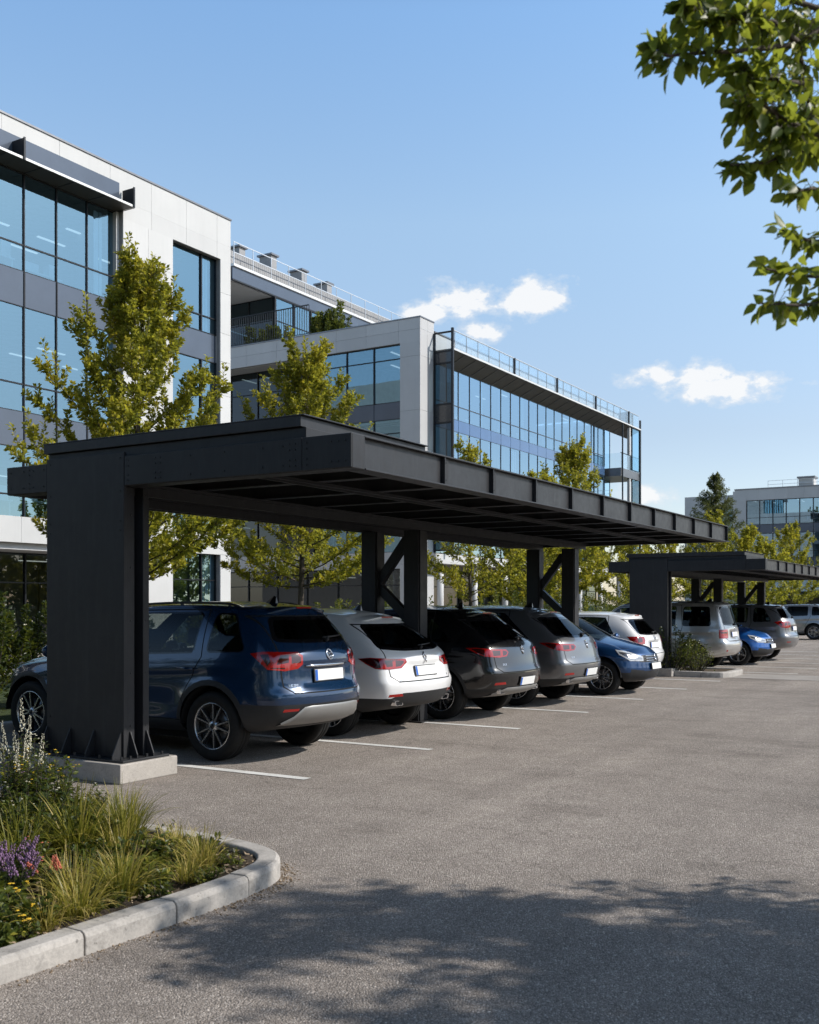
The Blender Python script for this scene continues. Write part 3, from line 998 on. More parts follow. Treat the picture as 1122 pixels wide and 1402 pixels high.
    if S.get('wiper', True):
        c0, n0 = rearpt(S.get('wipy', -.02), rwp[1]+.02-rwp[4]); m = MB()
        pts = []
        for k in range(6):
            c, n = rearpt(lerp(0, -.40, k/5), rwp[1]-rwp[4]*.6+.035+.015*k/5); pts.append(c+n*.018)
        m.tube([c0, c0+n0*.03, pts[1]], [.022, .02, .010], 8); m.tube(pts, [.011, .011, .010, .009, .008, .006], 6)
        m.build('wiper', M['plastic'], root)
    c, n = sh.ray((S['sp_x']+.28, 0, 3), (0, 0, -1))
    m = MB(); z = c.z
    m.add([(c.x-.02, 0, z+.075), (c.x-.05, .0, z+.07), (c.x-.06, .022, z-.005), (c.x-.06, -.022, z-.005), (c.x+.12, 0, z-.005), (c.x+.03, .03, z-.005), (c.x+.03, -.03, z-.005)],
          [(0,1,2,5), (0,6,3,1), (0,5,4), (0,4,6), (1,3,2)], 0)
    m.build('aerial', S.get('aerial_mat', paint), root)
    if S.get('rails', True):
        for sg in (1, -1):
            m = MB(); pts = []
            xs = [lerp(S['sp_x']+.30, xw-.15, k/12) for k in range(13)]
            for k, x in enumerate(xs):
                c, n = sh.ray((x, sg*W*S.get('wr', .66)*.93, 3), (0, 0, -1))
                pts.append(c + Vector((0, 0, .0 if k in (0, 12) else .024)))
            m.tube(pts, .013, 8); 
            for k in (1, 6, 11): m.bar(pts[k], pts[k]-Vector((0, 0, .05)), .03, .02)
            m.build('roof_rail', S.get('rail_mat', M['plastic']), root)
    for sg in (1, -1):
        c, n = sh.ray((xfb-.06, sg*3, zl(xfb)-.02), (0, -sg, 0))
        if c is None: continue
        m = MB(); a = c+Vector((.02, sg*.04, .03))
        m.bar(c, a+Vector((0, sg*.04, .02)), .06, .03)
        vs = []; fs = []
        b = a+Vector((0, sg*.13, .06))
        m.sphere((b.x, b.y, b.z), .10, 14, 0, (.55, 1.05, .72))
        mo = m.build('wing_mirror', paint, root)
        g = MB(); g.lathe([(.0005, 0), (.066, 0)], 16, axis='x', c=(b.x-.052, b.y, b.z), mi=0)
        g.build('mirror_glass', M['chrome'], mo)
    if S.get('skid'):
        q0, q1, z0, z1, out = S['skid']
        m = MB(); vs = []; fs = []; nn = 14
        for k in range(nn+1):
            y = lerp(-q0, q0, k/nn); f = sstep(q0, q1, abs(y))
            zt_ = lerp(z0+.03, z1, f); 
            for (zz, dx) in ((zt_, .0), (zt_-.02, .014), (lerp(z0, zt_, .45), .016), (z0+.0, -.03), (z0-.03, -.16)):
                c, n = rearpt(y, max(zz, z0+.02))
                vs.append((c.x-out*sstep(-.05, .01, dx+.02)-dx, y, zz))
        for k in range(nn):
            for j in range(4): fs.append((k*5+j, k*5+j+1, k*5+j+6, k*5+j+5))
        m.add(vs, fs, 0, True); m.build('skid_plate', M['skid'], root, fixn=True)
    for sg in (1, -1):
        if S.get('exhaust'):
            y, z, w, h = S['exhaust']
            c, n = rearpt(sg*y, z)
            m = MB(); out = []; inn = []
            pol = [(-w*.5, -h*.5), (w*.38, -h*.5), (w*.5, h*.5), (-w*.40, h*.5)]
            for a, b in round_poly(pol, .02, 3): out.append((sg*(y+a), z+b))
            k = len(out); vs = []
            for dx, sc in ((.08, 1), (-.022, 1), (-.022, .80), (.05, .76)):
                for a, b in out: vs.append((c.x+dx, sg*y+(a-sg*y)*sc, z+(b-z)*sc))
            fs = [(r_*k+q, r_*k+(q+1) % k, (r_+1)*k+(q+1) % k, (r_+1)*k+q) for r_ in range(3) for q in range(k)]
            mi0 = len(m.f); m.add(vs, fs, 0, False); m.add(vs[3*k:], [tuple(range(k))], 1)
            m.build('exhaust_tip', [M['chrome'], M['gap']], root)
    # front: grille bars, badge, plate
    if 'grille' in S:
        def fpt(y, z): return sh.ray((L+2, y, z), (-1, 0, 0))
        g = S['grille']; z0 = min(p[1] for p in g); z1 = max(p[1] for p in g); m = MB()
        for k in range(S.get('bars', 3)):
            z = lerp(z0, z1, (k+.6)/S.get('bars', 3)); pts = []
            for q in range(11):
                y = lerp(-.36, .36, q/10)
                c, n = fpt(y, z)
                if pip(y, z, g): pts.append(c+n*.006)
            if len(pts) > 2: m.tube(pts, .008, 6)
        m.build('grille_bar', M['chrome'], root)
        c, n = fpt(0, lerp(z0, z1, .62)); emblem(root, c+n*.01, n, .055, S.get('emblem', 'diamond'))
        c, n = fpt(0, S['fplate_z']); number_plate(root, c+n*.012, n, .46, .11, False)
    m = MB(); m.box(1.5, L-1.3, -W*.68, W*.68, .19, .27)
    m.build('underbody', M['gap'], root)
    sh.bm.free()
    return root
M['clear_in'] = simple('headlight_inner', (.25, .26, .28), 0.15, 0.7, 0.3, 20)
# ------------------------------------------------------------------ car kinds
P_BLUE = paint_mat('dark_blue_paint', (.006, .030, .080), .30, .20)
P_WHITE = paint_mat('white_paint', (.80, .80, .80), .0, .35, .02)
P_BLACK = paint_mat('black_paint', (.004, .0045, .006), .0, .22)
P_GREY = paint_mat('graphite_grey_paint', (.17, .173, .18), .55, .30)
P_BLUE2 = paint_mat('mid_blue_paint', (.008, .048, .145), .45, .28)
P_BLUE3 = paint_mat('bright_blue_paint', (.012, .11, .40), .4, .30)
P_SILVER = paint_mat('silver_paint', (.50, .49, .47), .6, .33)
P_GREY2 = paint_mat('mid_grey_paint', (.20, .20, .205), .55, .33)
P_GREY3 = paint_mat('light_grey_paint', (.33, .335, .34), .55, .33)

SUV = dict(L=4.66, W=.865, cr=.19, plan=[(0, .86), (.24, .945), (.55, .985), (.9, 1.0), (3.56, 1.0), (4.06, .965), (4.39, .90), (4.66, .78)], ra=1.03, wb=2.86, rw=.37, xc=3.55, xw=2.72, wr=.66,
    belt=[(0, 1.15), (1.0, 1.11), (3.3, 1.02), (4.66, .86)], bot=[(0, .36), (.8, .28), (3.7, .25), (4.66, .29)],
    roof=[(0, 1.585), (.5, 1.62), (1.4, 1.645), (2.1, 1.64), (2.72, 1.595)], zc=1.05, zf=.93, crown=.05,
    xr=[.17, .09, .02, .0, .07, .085, .09, .11, .20, .32, .41, .44], xf=[.14, .06, .01, .0, .01, .03, .06, .09, .12, .16, .20, .25],
    dlo=(.60, .86), xB=2.28, xC=1.30, panes=[(2.315, 9), (1.30, 2.245), (-9, 1.13)], split_trim=True, wl=.035, wu=.075,
    tailgate=(.66, .735, .62, 1.53, 1.02), rwin=(.66, 1.265, .53, 1.525, .02),
    tail=[(.47, 1.145), (.30, 1.165), (-.22, 1.155), (-.30, 1.12), (-.30, 1.03), (-.22, .985), (-.02, .965), (.24, .985)],
    tail_dark=[[(.34, 1.135), (.22, 1.140), (.19, 1.06), (.24, 1.02)], [(.05, 1.125), (-.08, 1.13), (-.08, 1.05), (.11, 1.03)], [(-.12, 1.13), (-.22, 1.13), (-.27, 1.10), (-.27, 1.045), (-.12, 1.04)], [(.22, 1.005), (.20, .995), (-.02, .985), (-.02, 1.0)]],
    reflector=[(.02, .545), (.0, .575), (-.24, .575), (-.22, .55)],
    rear_extra=[], rclad=.62, cladw=.06, cladz=.42,
    plate_z=.905, recess=(.40, .83, 1.0), strip_z=1.015, emblem_z=1.12, emblem_r=.050, sp_x=.60, spoiler=.13,
    badge=[(.60, .815, 4), (-.52, .835, 2)], skid=(.66, .44, .40, .60, .02), rim=0, sillz=.42)

CROSS = dict(L=4.62, W=.90, cr=.15, ra=1.0, wb=2.70, rw=.355, xc=3.50, xw=2.62, wr=.64,
    belt=[(0, 1.06), (1.0, 1.06), (3.2, .99), (4.62, .84)], bot=[(0, .36), (.8, .27), (3.7, .24), (4.62, .28)],
    roof=[(0, 1.43), (.5, 1.49), (1.3, 1.545), (2.0, 1.55), (2.62, 1.51)], zc=1.03, zf=.90, crown=.055,
    xr=[.16, .08, .02, .0, .05, .075, .11, .15, .30, .48, .61, .66], xf=[.14, .06, .01, .0, .01, .03, .06, .09, .12, .16, .20, .25],
    dlo=(.78, 1.30), xB=2.20, xC=1.28, panes=[(2.235, 9), (1.34, 2.165), (-9, 1.27)], wl=.03, wu=.07,
    tailgate=(.72, .70, .62, 1.40, .98), rwin=(.74, 1.10, .57, 1.405, .03),
    tail=[(.52, .985), (.34, 1.0), (-.10, .985), (-.34, .975), (-.36, .935), (-.24, .865), (.0, .855), (.26, .865), (.40, .92)],
    tail_dark=[[(.50, .98), (.36, .992), (.20, .985), (.16, .875), (.25, .875), (.38, .925)], [(.10, .965), (-.06, .962), (-.06, .89), (.06, .885)], [(-.12, .96), (-.28, .955), (-.30, .935), (-.22, .89), (-.12, .885)]],
    reflector=[(.04, .515), (.02, .55), (-.24, .555), (-.26, .52)],
    rclad=.50, rclad_poly=[(-1.2, 0), (1.2, 0), (1.2, .50), (.72, .50), (.55, .56), (-.55, .56), (-.72, .50), (-1.2, .50)], cladw=.0, cladz=.38,
    plate_z=.815, recess=(.40, .755, .90), emblem_z=.985, emblem_r=.05, emblem='diamond', sp_x=.86, spoiler=.16,
    badge=[(.60, .72, 3), (-.55, .74, 2)], exhaust=(.58, .435, .20, .062), rim=1, sillz=.38, rails=False)

def spec(base, **kw):
    d = dict(base); d.update(kw); return d

CROSS2 = spec(CROSS, rim=0, plate_z=.55, recess=None, plate_w=.46,
    roof=[(0, 1.47), (.5, 1.53), (1.3, 1.585), (2.0, 1.59), (2.62, 1.545)], belt=[(0, 1.09), (1.0, 1.08), (3.2, 1.0), (4.62, .84)],
    rwin=(.74, 1.14, .58, 1.445, .03), emblem_z=1.0, cladw=.05, rclad=.48,
    rclad_poly=[(-1.2, 0), (1.2, 0), (1.2, .42), (.80, .42), (.62, .48), (-.62, .48), (-.80, .42), (-1.2, .42)],
    tail=[(.54, 1.035), (.36, 1.04), (.05, 1.02), (-.30, 1.01), (-.36, .97), (-.30, .915), (-.10, .90), (.22, .92), (.36, .96)],
    tail_dark=[[(.46, 1.025), (.36, 1.03), (.22, 1.02), (.22, .93), (.34, .965)], [(.06, 1.0), (-.14, .995), (-.14, .93), (.04, .925)], [(-.20, .995), (-.29, .99), (-.33, .965), (-.28, .93), (-.20, .925)]],
    tailgate=(.72, .69, .62, 1.43, .99), badge=[(.58, .80, 3)], skid=(.70, .52, .36, .47, .015), exhaust=(.56, .415, .20, .06))

HATCH = dict(L=4.1, W=.87, ra=.78, wb=2.56, rw=.325, xc=3.12, xw=2.30, wr=.66,
    belt=[(0, 1.0), (1.0, 1.0), (2.9, .93), (4.1, .76)], bot=[(0, .32), (.8, .24), (3.2, .22), (4.1, .24)],
    roof=[(0, 1.38), (.5, 1.43), (1.2, 1.46), (1.8, 1.46), (2.30, 1.425)], zc=.97, zf=.82, crown=.05,
    xr=[.14, .06, .01, .0, .05, .06, .08, .11, .24, .36, .44, .47], xf=[.14, .06, .01, .0, .01, .02, .05, .08, .12, .16, .20, .26],
    dlo=(.70, .95), xB=1.98, xC=.95, panes=[(2.01, 9), (-9, 1.95)], wl=.03, wu=.07,
    tailgate=(.62, .62, .60, 1.34, .92), rwin=(.62, 1.03, .53, 1.335, .02),
    tail=[(.36, .985), (.10, .985), (-.20, .97), (-.24, .92), (-.20, .83), (.10, .825), (.26, .87)],
    tail_dark=[[(.10, .96), (-.10, .955), (-.10, .87), (.08, .86)]],
    rclad=.42, cladw=.0, cladz=.30, plate_z=.80, recess=(.34, .74, .87), emblem_z=.95, emblem_r=.045, sp_x=.62, spoiler=.12, rim=1, sillz=.34, rails=False,
    head=[(-.34, .62), (-.34, .70), (.12, .80), (.42, .83), (.36, .74), (.10, .63)],
    grille=[(-.50, .60), (.50, .60), (.56, .70), (.40, .725), (-.40, .725), (-.56, .70)], bars=3,
    intake=[[(-.72, .36), (-.40, .35), (-.42, .45), (-.70, .48)], [(.72, .36), (.40, .35), (.42, .45), (.70, .48)], [(-.36, .30), (.36, .30), (.42, .44), (-.42, .44)]], fplate_z=.52)

MPV = dict(L=4.55, W=.91, ra=.95, wb=2.70, rw=.345, xc=3.62, xw=2.95, wr=.74,
    belt=[(0, 1.10), (1.0, 1.09), (3.4, 1.03), (4.55, .85)], bot=[(0, .36), (.8, .28), (3.6, .25), (4.55, .28)],
    roof=[(0, 1.66), (.5, 1.69), (1.6, 1.70), (2.4, 1.69), (2.95, 1.64)], zc=1.08, zf=.93, crown=.055,
    xr=[.14, .06, .0, .0, .07, .09, .10, .12, .17, .23, .27, .29], xf=[.14, .06, .01, .0, .01, .03, .06, .09, .12, .16, .20, .25],
    dlo=(.48, .55), xB=2.30, xC=1.32, panes=[(2.35, 9), (1.38, 2.24), (-9, 1.20)], split_trim=True, wl=.02, wu=.09,
    tailgate=(.66, .74, .66, 1.60, 1.0), rwin=(.70, 1.14, .62, 1.60, .02),
    tail=[(.22, 1.03), (-.22, 1.03), (-.22, .81), (.22, .81)], tail_dark=[[(.16, .97), (-.18, .97), (-.18, .93), (.16, .93)]],
    reflector=[(-.05, .48), (-.05, .52), (-.14, .52), (-.14, .48)],
    clad=False, plate_z=.90, recess=(.36, .84, .98), emblem_z=1.06, emblem_r=.04, emblem='diamond', sp_x=.45, spoiler=.08, rim=2, sillz=.38, hz=.16)

CARS = []
def place_car(o, x, y, facing=-1, turn=0.0):
    """x is where the near end stands; rear to the lane (facing -1) or nose to the lane (+1)"""
    o.location = (x, y, 0)
    o.rotation_euler = (0, 0, (PI if facing < 0 else 0) + turn)
    CARS.append(o)
GRP_CARS = 'cars parked in the bays'
# ------------------------------------------------------------------ ground, markings, kerbs
CLOUDS = [(-24.2, 16.25, 2.1, 1.15, 1.0), (-25.6, 15.9, 1.6, .8, .9), (-28.3, 16.25, 2.6, 1.1, 1.0), (-30.3, 15.5, 1.8, 1.0, .9), (-27.5, 14.5, 1.9, .7, .7), (-14.6, 11.2, 3.6, .95, 1.0), (-15.5, 11.9, 1.9, .95, 1.0), (-12.9, 11.4, 1.8, .7, .8), (-18.1, 12.1, 1.9, .7, .7), (-18.5, 5.8, 1.7, .9, .9)]
CLOUD_COL = (9.5, 9.55, 9.6)
SKY_STR = 0.11
SKY_GRAD = [(0.0, tuple(c/3 for c in (1.62, 1.55, 1.66))), (0.10, tuple(c/3 for c in (1.80, 1.62, 1.56))), (0.222, tuple(c/3 for c in (2.46, 2.36, 2.11))), (0.33, tuple(c/3 for c in (2.25, 2.52, 2.52))), (0.43, tuple(c/3 for c in (1.2, 1.35, 1.4))), (0.56, .15), (1.0, .10)]
EXPO = -0.10

def sheet(name, poly, z, m, kind='structure', thick=0.0):
    b = MB()
    if thick > 0: b.prism(poly, z-thick, z, 'xy')
    else: b.add([(x, y, z) for x, y in poly], [tuple(range(len(poly)))])
    o = b.build(name, m, fixn=True); tag(o, kind=kind); return o
rect = lambda x0, x1, y0, y1: [(x0, y0), (x1, y0), (x1, y1), (x0, y1)]
sheet('ground', rect(-1500, 1500, -1500, 2500), -0.06, M['lawn'])
sheet('parking_lot', rect(-11.4, 60, -40, 112), 0.0, M['asphalt'])
sheet('lawn', rect(-19.5, -11.62, -40, 90), 0.11, M['lawn'])
sheet('forecourt_paving', rect(-48, -19.5, -40, 112), 0.08, M['paving'])
sheet('crossing_path', rect(-6.05, 14, 23.85, 25.5), 0.006, M['paving'])

b = MB()
for y in (7.95, 10.28, 12.62, 15.07, 17.63, 20.21, 22.7, 26.05, 28.5, 30.95, 33.4, 35.9, 38.4):
    x1 = -5.95 if y < 24 else -5.0
    b.add([(-11.0, y-.06, .005), (x1, y-.06, .005), (x1, y+.06, .005), (-11.0, y+.06, .005)], [(0, 1, 2, 3)])
o = b.build('bay_markings', M['line']); tag(o, kind='structure')

def kerb_run(name, pts, wd, h, stone, closed=False, mitre=True):
    """kerb stones laid along an outline; outer face on the right-hand side of travel"""
    P = [Vector((p[0], p[1], 0)) for p in pts]
    # resample densely
    seg = []; L = 0
    for a, c in zip(P, P[1:]):
        n = max(1, int((c-a).length/.06))
        for k in range(n): seg.append(a.lerp(c, k/n))
    seg.append(P[-1])
    d = [0]
    for a, c in zip(seg, seg[1:]): d.append(d[-1]+(c-a).length)
    def at(s):
        for i in range(len(d)-1):
            if s <= d[i+1] or i == len(d)-2:
                t = (s-d[i])/max(1e-9, d[i+1]-d[i]); return seg[i].lerp(seg[i+1], t), i
    def tang(s):
        a, _ = at(max(0, s-.08)); c, _ = at(min(d[-1], s+.08)); return (c-a).normalized()
    prof = [(0, -.06), (0, h-.03), (.008, h-.010), (.026, h), (wd-.012, h), (wd, h-.012), (wd, -.06)]
    b = MB(); s = 0; rnd = random.Random(5)
    while s < d[-1]-.02:
        e = min(d[-1], s+stone*(1+rnd.uniform(-.04, .04))); n = max(2, int((e-s)/.07)); j = rnd.uniform(-.003, .003)
        vs = []; fs = []; m = len(prof)
        for k in range(n+1):
            q = lerp(s+.004, e-.004, k/n); p, _ = at(q); t = tang(q); nr = Vector((-t.y, t.x, 0))
            for (o_, z) in prof: vs.append((p.x+nr.x*(o_+j), p.y+nr.y*(o_+j), z+j*.6))
        for k in range(n):
            for q in range(m-1): fs.append((k*m+q, (k+1)*m+q, (k+1)*m+q+1, k*m+q+1))
        fs.append(tuple(range(m))); fs.append(tuple(reversed(range(n*m, n*m+m))))
        b.add(vs, fs, 0); s = e
    o = b.build(name, M['kerb'], fixn=True, bevel=.006); tag(o, kind='structure')
    return o
bed = [(-3.95, -3.0), (-3.90, 2.0), (-3.83, 4.1), (-3.84, 4.62), (-3.90, 4.96), (-4.12, 5.20), (-4.5, 5.31), (-5.2, 5.34), (-7.5, 5.26), (-12.0, 5.15)]
def chaikin(P, n=2):
    for _ in range(n):
        Q = [P[0]]
        for a, c in zip(P, P[1:]): Q += [(a[0]*.75+c[0]*.25, a[1]*.75+c[1]*.25), (a[0]*.25+c[0]*.75, a[1]*.25+c[1]*.75)]
        P = Q+[P[-1]]
    return P
bed = chaikin(bed, 3)
kerb_run('planting_bed_kerb', bed, .145, .115, .58)
kerb_run('lot_edge_kerb', [(-11.42, -30), (-11.42, 112)], .16, .13, 1.0)
isl = [(-11.2, 23.70), (-6.5, 23.70), (-6.2, 23.80), (-6.08, 24.05), (-6.08, 25.2), (-6.2, 25.45), (-6.5, 25.55), (-11.2, 25.55)]
kerb_run('island_kerb', isl, .15, .13, .9)
def rough_sheet(name, x0, x1, y0, y1, z, amp, m, step=.05, inside=None, seed=1):
    rnd = random.Random(seed); b = MB(); nx = int((x1-x0)/step); ny = int((y1-y0)/step); idx = {}
    vs = []; fs = []
    for i in range(nx+1):
        for j in range(ny+1):
            x = x0+(x1-x0)*i/nx; y = y0+(y1-y0)*j/ny
            idx[i, j] = len(vs); vs.append((x, y, z+rnd.uniform(-amp, amp)+.02*math.sin(x*5.1)*math.cos(y*4.3)))
    for i in range(nx):
        for j in range(ny):
            cx = x0+(x1-x0)*(i+.5)/nx; cy = y0+(y1-y0)*(j+.5)/ny
            if inside is None or inside(cx, cy): fs.append((idx[i, j], idx[i+1, j], idx[i+1, j+1], idx[i, j+1]))
    b.add(vs, fs, 0, True); o = b.build(name, m); tag(o, kind='structure'); return o
bedpoly = [(x-.08, y-.08) for x, y in bed]+[(-12, -3)]
rough_sheet('bed_soil', -8.6, -3.98, -1.5, 5.5, .075, .012, M['soil'], .045, lambda x, y: pip(x, y, bedpoly))
rough_sheet('island_soil', -11.0, -6.2, 23.82, 25.45, .10, .012, M['soil'], .08)
# bark chips, grit and fallen leaves: nobody could count them
rnd = random.Random(8); b = MB()
for k in range(7000):
    x = rnd.uniform(-7.2, -4.0); y = rnd.uniform(1.0, 5.45)
    if not pip(x, y, [(p[0]-.1, p[1]-.1) for p in bed]+[(-12, -3)]): continue
    a = rnd.uniform(0, 6.3); l = rnd.uniform(.005, .017); wd = l*rnd.uniform(.25, .6); t = rnd.uniform(-.5, .5)
    z = .085+rnd.uniform(0, .02)
    dx, dy = math.cos(a)*l, math.sin(a)*l; ex, ey = -math.sin(a)*wd, math.cos(a)*wd
    b.add([(x-dx-ex, y-dy-ey, z), (x+dx-ex, y+dy-ey, z+t*l), (x+dx+ex, y+dy+ey, z+t*l+.006), (x-dx+ex, y-dy+ey, z+.006)], [(0, 1, 2, 3)])
o = b.build('bark_chips', M['chip']); tag(o, 'scattered bark chips over the bed soil', 'bark chips', kind='stuff')
b = MB()
for k in range(900):
    # grit gathers along the foot of the kerb
    i = rnd.randrange(8, len(bed)-12); t = rnd.random(); p = Vector(bed[i]).lerp(Vector(bed[i+1]), t); q = (Vector(bed[i+1])-Vector(bed[i])).normalized()
    o_ = abs(rnd.gauss(0, .05))+.004; x = p.x+q.y*o_; y = p.y-q.x*o_
    b.sphere((x, y, .003), rnd.uniform(.002, .007), 5, 0, (1, 1, .6))
o = b.build('kerb_grit', M['chip']); tag(o, 'grit and crumbs along the foot of the kerb', 'grit', kind='stuff')

# ------------------------------------------------------------------ carport
def bolt_row(mb, pts, axis, r=.009, h=.010):
    for p in pts:
        n = 6; vs = []
        for hh in (0, h):
            for k in range(n):
                a = 2*PI*k/n; u, w_ = r*math.cos(a), r*math.sin(a)
                vs.append((p[0]+u, p[1]-hh, p[2]+w_) if axis == 'y' else ((p[0]+hh, p[1]+u, p[2]+w_) if axis == 'x' else (p[0]+u, p[1]+w_, p[2]+hh)))
        mb.add(vs, [tuple(range(n, 2*n)), tuple(reversed(range(n)))]+[(k, (k+1) % n, n+(k+1) % n, n+k) for k in range(n)], 0)

def bolts(pts, axis, root, r=.0075, h=.007, name='bolt'):
    for p in pts:
        m = MB(); bolt_row(m, [p], axis, r, h); m.build(name, M['bolt'], root)

def make_carport(label):
    root = empty('carport', (-7.42, 7.0, 0), 0, label, 'carport', 'steel carports over the bays')
    S, E, B = M['steel'], M['steel_edge'], M['bolt']
    X0, X1, Y0, Y1 = -9.06, -4.81, 7.0, 18.88
    zb, zt = 2.765, 3.05
    # front edge beam, with the cover plates bolted on
    m = MB(); m.box(X0, X1+.012, Y0+.012, Y0+.20, zb, zt); m.build('edge_beam', S, root, bevel=.006)
    for a, c in ((X0+.004, -8.455), (-7.375, -5.30), (-5.296, X1+.010)):
        m = MB(); m.box(a, c, Y0-.003, Y0+.0115, zb+.004, zt-.004); m.build('beam_plate', S, root, bevel=.004)
    pts = []
    for x in (X0+.06, -8.80, -8.72, -8.66, -8.50, -7.33, -6.98, -6.92, -6.55, -6.15, -5.72, -5.50, -5.43, -5.37, -5.25, -5.0, -4.93, -4.86):
        for z in (zb+.05, zb+.10, zt-.05, zt-.10) if x in (-8.72, -6.98, -6.92, -5.37, -5.43, -7.33, -5.25) else (zb+.06, zt-.06): pts.append((x, Y0-.003, z))
    bolts(pts, 'y', root)
    # upper tier of the roof
    m = MB(); m.box(-8.50, -5.30, Y0+.06, 9.3, zt+.0005, zt+.095); m.build('roof_tier', S, root, bevel=.005)
    m = MB(); m.box(-8.54, -5.335, Y0+.03, 9.1, zt+.1, zt+.19); m.box(-8.55, -5.30, Y0+.028, 9.1, zt+.191, zt+.203); m.build('roof_cap', E, root, bevel=.004)
    # deck
    m = MB(); m.box(X0+.02, X1-.05, Y0+.202, Y1-.02, 2.992, 3.03); m.build('roof_deck', M['deck'], root)
    # lane-side channel: web, flanges, stiffeners
    m = MB(); m.box(X1-.055, X1-.035, Y0+.202, Y1, zb+.015, zt-.015); m.build('fascia_web', E, root)
    m = MB(); m.box(X1-.14, X1+.012, Y0+.202, Y1, zt-.0148, zt); m.box(X1-.16, X1+.02, Y0+.202, Y1, zb, zb+.0148); m.build('fascia_flange', E, root, bevel=.003)
    ys = [8.60, 9.61, 10.66, 11.70, 12.74, 13.78, 14.80, 15.80, 16.82, 17.84, 18.86]
    for y in ys:
        m = MB(); m.box(X1-.0345, X1+.008, y-.045, y-.030, zb+.0155, zt-.0155); m.box(X1-.0345, X1-.020, y-.0295, y+.07, zb+.0155, zt-.0155)
        bolt_row(m, [(X1-.020, y+.02, z) for z in (zb+.06, zt-.06)], 'x', .010, .010)
        m.build('stiffener', S, root)
    # building-side fascia and end beam
    m = MB(); m.box(X0, X0+.06, Y0+.202, Y1, zb, zt); m.build('rear_fascia', S, root)
    m = MB(); m.box(X0+.061, X1-.16, Y1-.10, Y1, zb, zt-.06); m.build('end_beam', S, root)
    # underside grid
    y = 8.08
    while y < 18.7:
        m = MB(); m.box(X0+.07, X1-.17, y-.035, y+.035, 2.83, 2.99); m.box(X0+.07, X1-.17, y-.06, y+.06, 2.818, 2.8299); m.build('purlin', S, root); y += 1.03
    for x in (-5.95, -7.47, -8.36):
        m = MB(); m.box(x-.06, x+.06, Y0+.203, Y1-.101, 2.79, 2.8175); m.box(x-.012, x+.012, Y0+.203, Y1-.101, 2.70 if x < -7 else 2.77, 2.7899); m.build('main_beam', S, root)
    # wide front column
    zf = .207
    m = MB(); m.box(-8.42, -7.40, 7.03, 7.15, zf, 2.764); m.box(-8.40, -7.48, 7.1505, 7.22, zf, 2.764); m.box(-8.44, -7.36, 7.2205, 7.30, zf, 2.764)
    m.build('column', S, root, bevel=.006)
    m = MB(); m.box(-8.45, -7.38, 6.993, 7.029, zf, 3.085)
    m.build('column_plate', S, root, bevel=.005)
    bolts([(x, 6.993, z) for x in (-8.40, -7.43) for z in (.55, 2.35, 2.44, 2.72, 3.03)], 'y', root)
    bolts([(-7.40, 7.10, z) for z in (.5, 1.0, 1.5, 2.0, 2.5, 2.7)]+[(-7.36, 7.26, z) for z in (.5, 1.0, 1.5, 2.0, 2.5, 2.7)], 'x', root)
    m = MB(); m.box(-8.60, -7.25, 6.86, 7.46, .1835, .2065); m.build('base_plate', S, root, bevel=.004)
    def gus(p, dx, dy, h=.24):
        m = MB(); t = .012
        d = Vector((dx, dy, 0)); n = Vector((-dy, dx, 0)).normalized()*t/2; p = Vector(p)
        a = [p, p+d, p+d+Vector((0, 0, .03)), p+Vector((0, 0, h)) + d*.10, p+Vector((0, 0, h))]
        vs = [q-n for q in a]+[q+n for q in a]
        m.add(vs, [(0,1,2,3,4), (9,8,7,6,5)]+[(i, i+5, (i+1) % 5+5, (i+1) % 5) for i in range(5)])
        m.build('gusset', S, root, fixn=True)
    for x in (-8.43, -8.10, -7.77, -7.41): gus((x, 6.991, .207), 0, -.115)
    gus((-7.398, 7.09, .207), .10, 0); gus((-7.358, 7.26, .207), .10, 0)
    gus((-8.425, 7.1, .207), -.14, 0)
    bolts([(x, 6.90, .2065) for x in (-8.52, -8.27, -7.94, -7.6, -7.31)]+[(-7.29, 7.2, .2065), (-7.29, 7.4, .2065), (-7.30, 7.0, .2065)], 'z', root, .013, .03, 'anchor_bolt')
    # braced post pairs
    for y in (12.70, 18.35):
        for x in (-8.32, -7.60):
            m = MB(); m.box(x-.13, x+.11, y-.12, y+.12, .02, 2.699); m.box(x+.111, x+.13, y-.10, y+.10, .02, 2.699); m.build('post', S, root, bevel=.005)
            m = MB(); m.box(x-.2, x+.2, y-.18, y+.18, 0.0, .0195); m.build('foot_plate', S, root)
        for a, c in (((-8.21, 1.98), (-7.74, 2.58)), ((-8.21, 1.90), (-7.74, 1.48))):
            m = MB(); m.bar((a[0], y, a[1]), (c[0], y, c[1]), .10, .13, up=(0, 0, 1)); m.build('brace', S, root, bevel=.004)
    return root
cp = make_carport('nearest black steel carport, over the dark blue SUV and the white crossover')
cp2 = copy_tree(cp)
cp2.location = (-7.46, 23.72, 0); cp2.scale = (.85, .90, .875)
cp2['label'] = 'far black steel carport, over the boxy silver estate car'
def plinth(label, x0, x1, y0, y1, h):
    m = MB(); m.box(x0, x1, y0, y1, 0.0, h); o = m.build('concrete_plinth', M['plinth'], bevel=.012, seg=2)
    tag(o, label, 'plinth', 'concrete plinths under carport columns'); return o
plinth('pale concrete plinth under the wide column of the nearest carport', -8.69, -7.22, 6.80, 7.54, .183)
plinth('concrete plinth under the column of the far carport, behind the bush', -8.60, -7.27, 23.52, 24.2, .183)
